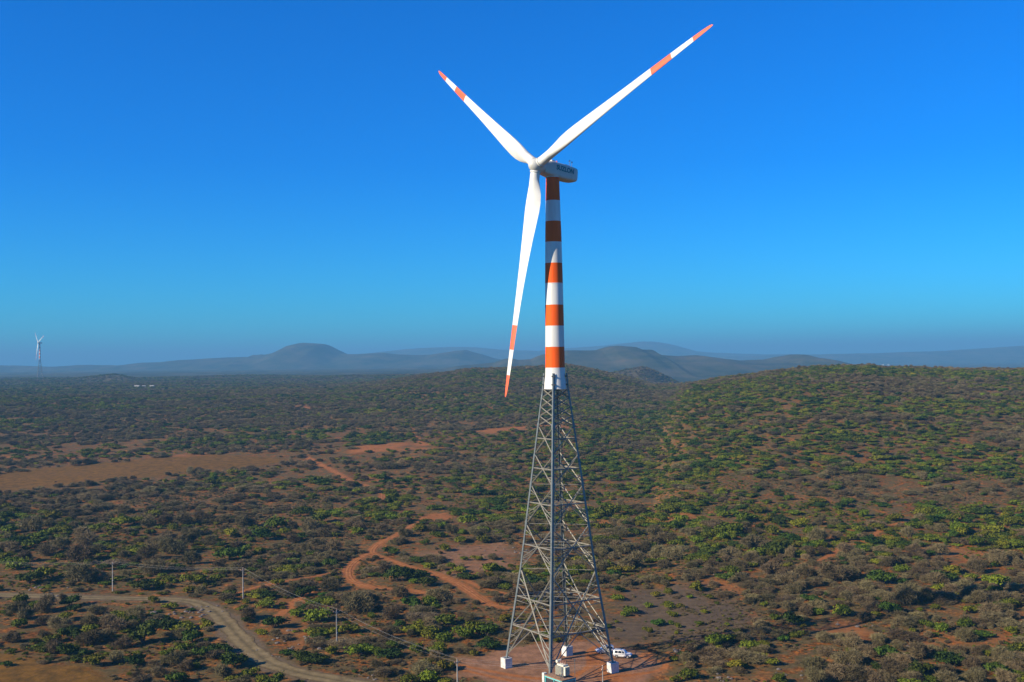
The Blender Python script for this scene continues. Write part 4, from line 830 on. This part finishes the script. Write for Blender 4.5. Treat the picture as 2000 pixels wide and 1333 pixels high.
# ------------------------------------------------------------------ two white sport utility cars
def make_car():
    r = empty('parked_car')
    W_ = 0.90
    sec = [  # x, bottom z, belt z, belt half width, roof z, roof half width   (front is +x)
        (-2.28, 0.60, 1.02, 0.82, 1.30, 0.66), (-2.22, 0.42, 1.10, 0.87, 1.74, 0.65), (-2.05, 0.36, 1.12, 0.90, 1.86, 0.67), (-1.0, 0.32, 1.12, 0.91, 1.90, 0.69), (0.0, 0.32, 1.12, 0.91, 1.89, 0.68),
        (0.42, 0.32, 1.12, 0.91, 1.80, 0.66), (0.98, 0.34, 1.12, 0.90, 1.20, 0.76), (1.25, 0.36, 1.10, 0.89, 1.15, 0.76), (1.95, 0.40, 1.02, 0.86, 1.08, 0.70), (2.18, 0.48, 0.80, 0.80, 0.84, 0.60), (2.26, 0.56, 0.70, 0.70, 0.72, 0.52)]
    mb = MB(); n = 12
    for x, b, bz, hw, rz, rw in sec:
        ring = [(0, b), (hw*0.9, b), (hw, b+0.14), (hw*1.01, (b+bz)/2), (hw, bz), ((hw*0.35+rw*0.65)*1.0, bz+(rz-bz)*0.6), (rw, rz-0.04), (rw*0.55, rz+0.02)]
        pts = ring + [(0, rz+0.03)] + [(-a, c) for a, c in ring[:0:-1]]
        n = len(pts)
        for a, c in pts: mb.v.append((x, a, c))
    for k in range(len(sec)-1):
        for i in range(n): mb.f.append((k*n+i, k*n+(i+1) % n, (k+1)*n+(i+1) % n, (k+1)*n+i)); mb.m.append(0)
    mb.f += [tuple(range(n)), tuple(range((len(sec)-1)*n, len(sec)*n))[::-1]]; mb.m += [0, 0]
    body = mb.build('body', M['carwhite'], r, smooth='auto')
    def quad(nm, pts, mat, par, off):
        m2 = MB(); P = [Vector(p) for p in pts]; nn = (P[1]-P[0]).cross(P[2]-P[0]).normalized(); c0 = sum(P, Vector())/len(P)
        if nn.dot(c0-Vector((0, 0, 0.9))) < 0: nn = -nn
        m2.v = [tuple(p+nn*off) for p in P] + [tuple(p-nn*0.03) for p in P]; k = len(P)
        m2.f = [tuple(range(k)), tuple(range(k, 2*k))[::-1]] + [(i, (i+1) % k, k+(i+1) % k, k+i) for i in range(k)]; m2.m = [0]*len(m2.f)
        return m2.build(nm, mat, par)
    for s in (-1, 1):
        for x0, x1 in ((-1.86, -1.08), (-0.98, -0.10), (0.0, 0.62)):
            t1 = x1 if x1 < 0.5 else 0.34
            quad('window', [(x0, s*0.895, 1.14), (x1, s*0.895, 1.14), (t1, s*0.715, 1.66), (x0+0.04, s*0.715, 1.70)], M['glass'], body, 0.035)
    quad('windshield', [(0.98, -0.72, 1.14), (0.98, 0.72, 1.14), (0.46, 0.60, 1.70), (0.46, -0.60, 1.70)], M['glass'], body, 0.03)
    quad('rear_window', [(-2.27, -0.66, 1.16), (-2.27, 0.66, 1.16), (-2.18, 0.60, 1.68), (-2.18, -0.60, 1.68)], M['glass'], body, 0.05)
    for x in (-1.38, 1.38):
        for s in (-1, 1):
            m2 = MB(); m2.tube([(x, s*0.72, 0.37), (x, s*0.94, 0.37)], 0.37, 20); wl = m2.build('wheel', M['rubber'], r, smooth='auto')
            m2 = MB(); m2.tube([(x, s*0.935, 0.37), (x, s*0.955, 0.37)], 0.22, 14); m2.build('rim', M['alloy'], wl)
    for s in (-1, 1):
        m2 = MB(); m2.box((2.14, s*0.62, 0.84), (0.20, 0.30, 0.16)); m2.build('headlight', M['lamp'], r, bevel=0.02)
        m2 = MB(); m2.box((-2.18, s*0.76, 1.02), (0.10, 0.14, 0.36)); m2.build('tail_light', M['tail'], r, bevel=0.02)
        m2 = MB(); m2.box((0.78, s*1.02, 1.16), (0.16, 0.20, 0.15)); m2.build('mirror', M['carwhite'], r, bevel=0.03)
        m2 = MB(); m2.bar((-1.8, s*0.60, 1.90), (0.2, s*0.60, 1.88), 0.05); m2.build('roof_rail', M['dark'], r)
    m2 = MB(); m2.box((2.22, 0, 0.50), (0.16, 1.62, 0.24)); m2.build('bumper', M['dark'], r, bevel=0.03)
    m2 = MB(); m2.box((-2.22, 0, 0.50), (0.16, 1.66, 0.22)); m2.build('bumper', M['dark'], r, bevel=0.03)
    m2 = MB(); m2.box((2.25, 0, 0.72), (0.06, 0.9, 0.14)); m2.build('grille', M['dark'], r); return r
c1 = make_car(); T_ = tree_map(); c2 = copy_tree(c1, T_)
x, y = hit(1217, 1285.5); c1.location = (x, y+0.6, zat(x, y)+0.02); c1.rotation_euler = (0, 0, math.radians(-20))
tag(c1, 'white sport utility car facing right beside the right turbine foot, front one', 'car', 'white cars parked on the turbine pad')
x, y = hit(1181, 1277); c2.location = (x, y+0.5, zat(x, y)+0.02); c2.rotation_euler = (0, 0, math.radians(180+14))
tag(c2, 'white sport utility car facing left behind the turbine leg, farther one', 'car', 'white cars parked on the turbine pad')

# ------------------------------------------------------------------ pale farm buildings far out on the plain
def farm(px, py, L_, W_, H_, label):
    x, y = hit(px, py); r = empty('farm_building', (x, y, zat(x, y)-0.5), rnd.uniform(-0.3, 0.3))
    m2 = MB(); m2.box((0, 0, H_/2), (L_, W_, H_)); m2.build('wall', M['conc'], r)
    m2 = MB(); a, b = L_/2+0.5, W_/2+0.6; h2 = H_+0.02
    m2.add([(-a, -b, h2), (a, -b, h2), (a, b, h2), (-a, b, h2), (-a, 0, h2+W_*0.28), (a, 0, h2+W_*0.28)], [(0, 1, 5, 4), (2, 3, 4, 5), (0, 4, 3), (1, 2, 5), (0, 3, 2, 1)]); m2.build('roof', M['block'] if px > 1000 else M['conc'], r)
    m2 = MB(); m2.box((0, -W_/2-0.03, 1.3), (1.6, 0.08, 2.4)); m2.build('door', M['dark'], r)
    tag(r, label, 'farm building', 'pale farm buildings on the far plain')
farm(1724, 714, 16, 9, 6, 'tiny white shed behind the right hill, left of the pair')
farm(1735, 714, 16, 9, 6, 'tiny white shed behind the right hill, right of the pair')
farm(268, 757, 9, 6, 3.2, 'tiny pale farmhouse on the left plain, leftmost of three')
farm(281, 757, 6, 5, 3.0, 'tiny pale farmhouse on the left plain, middle of three')
farm(297, 757, 8, 6, 3.0, 'tiny pale farmhouse on the left plain, rightmost of three')
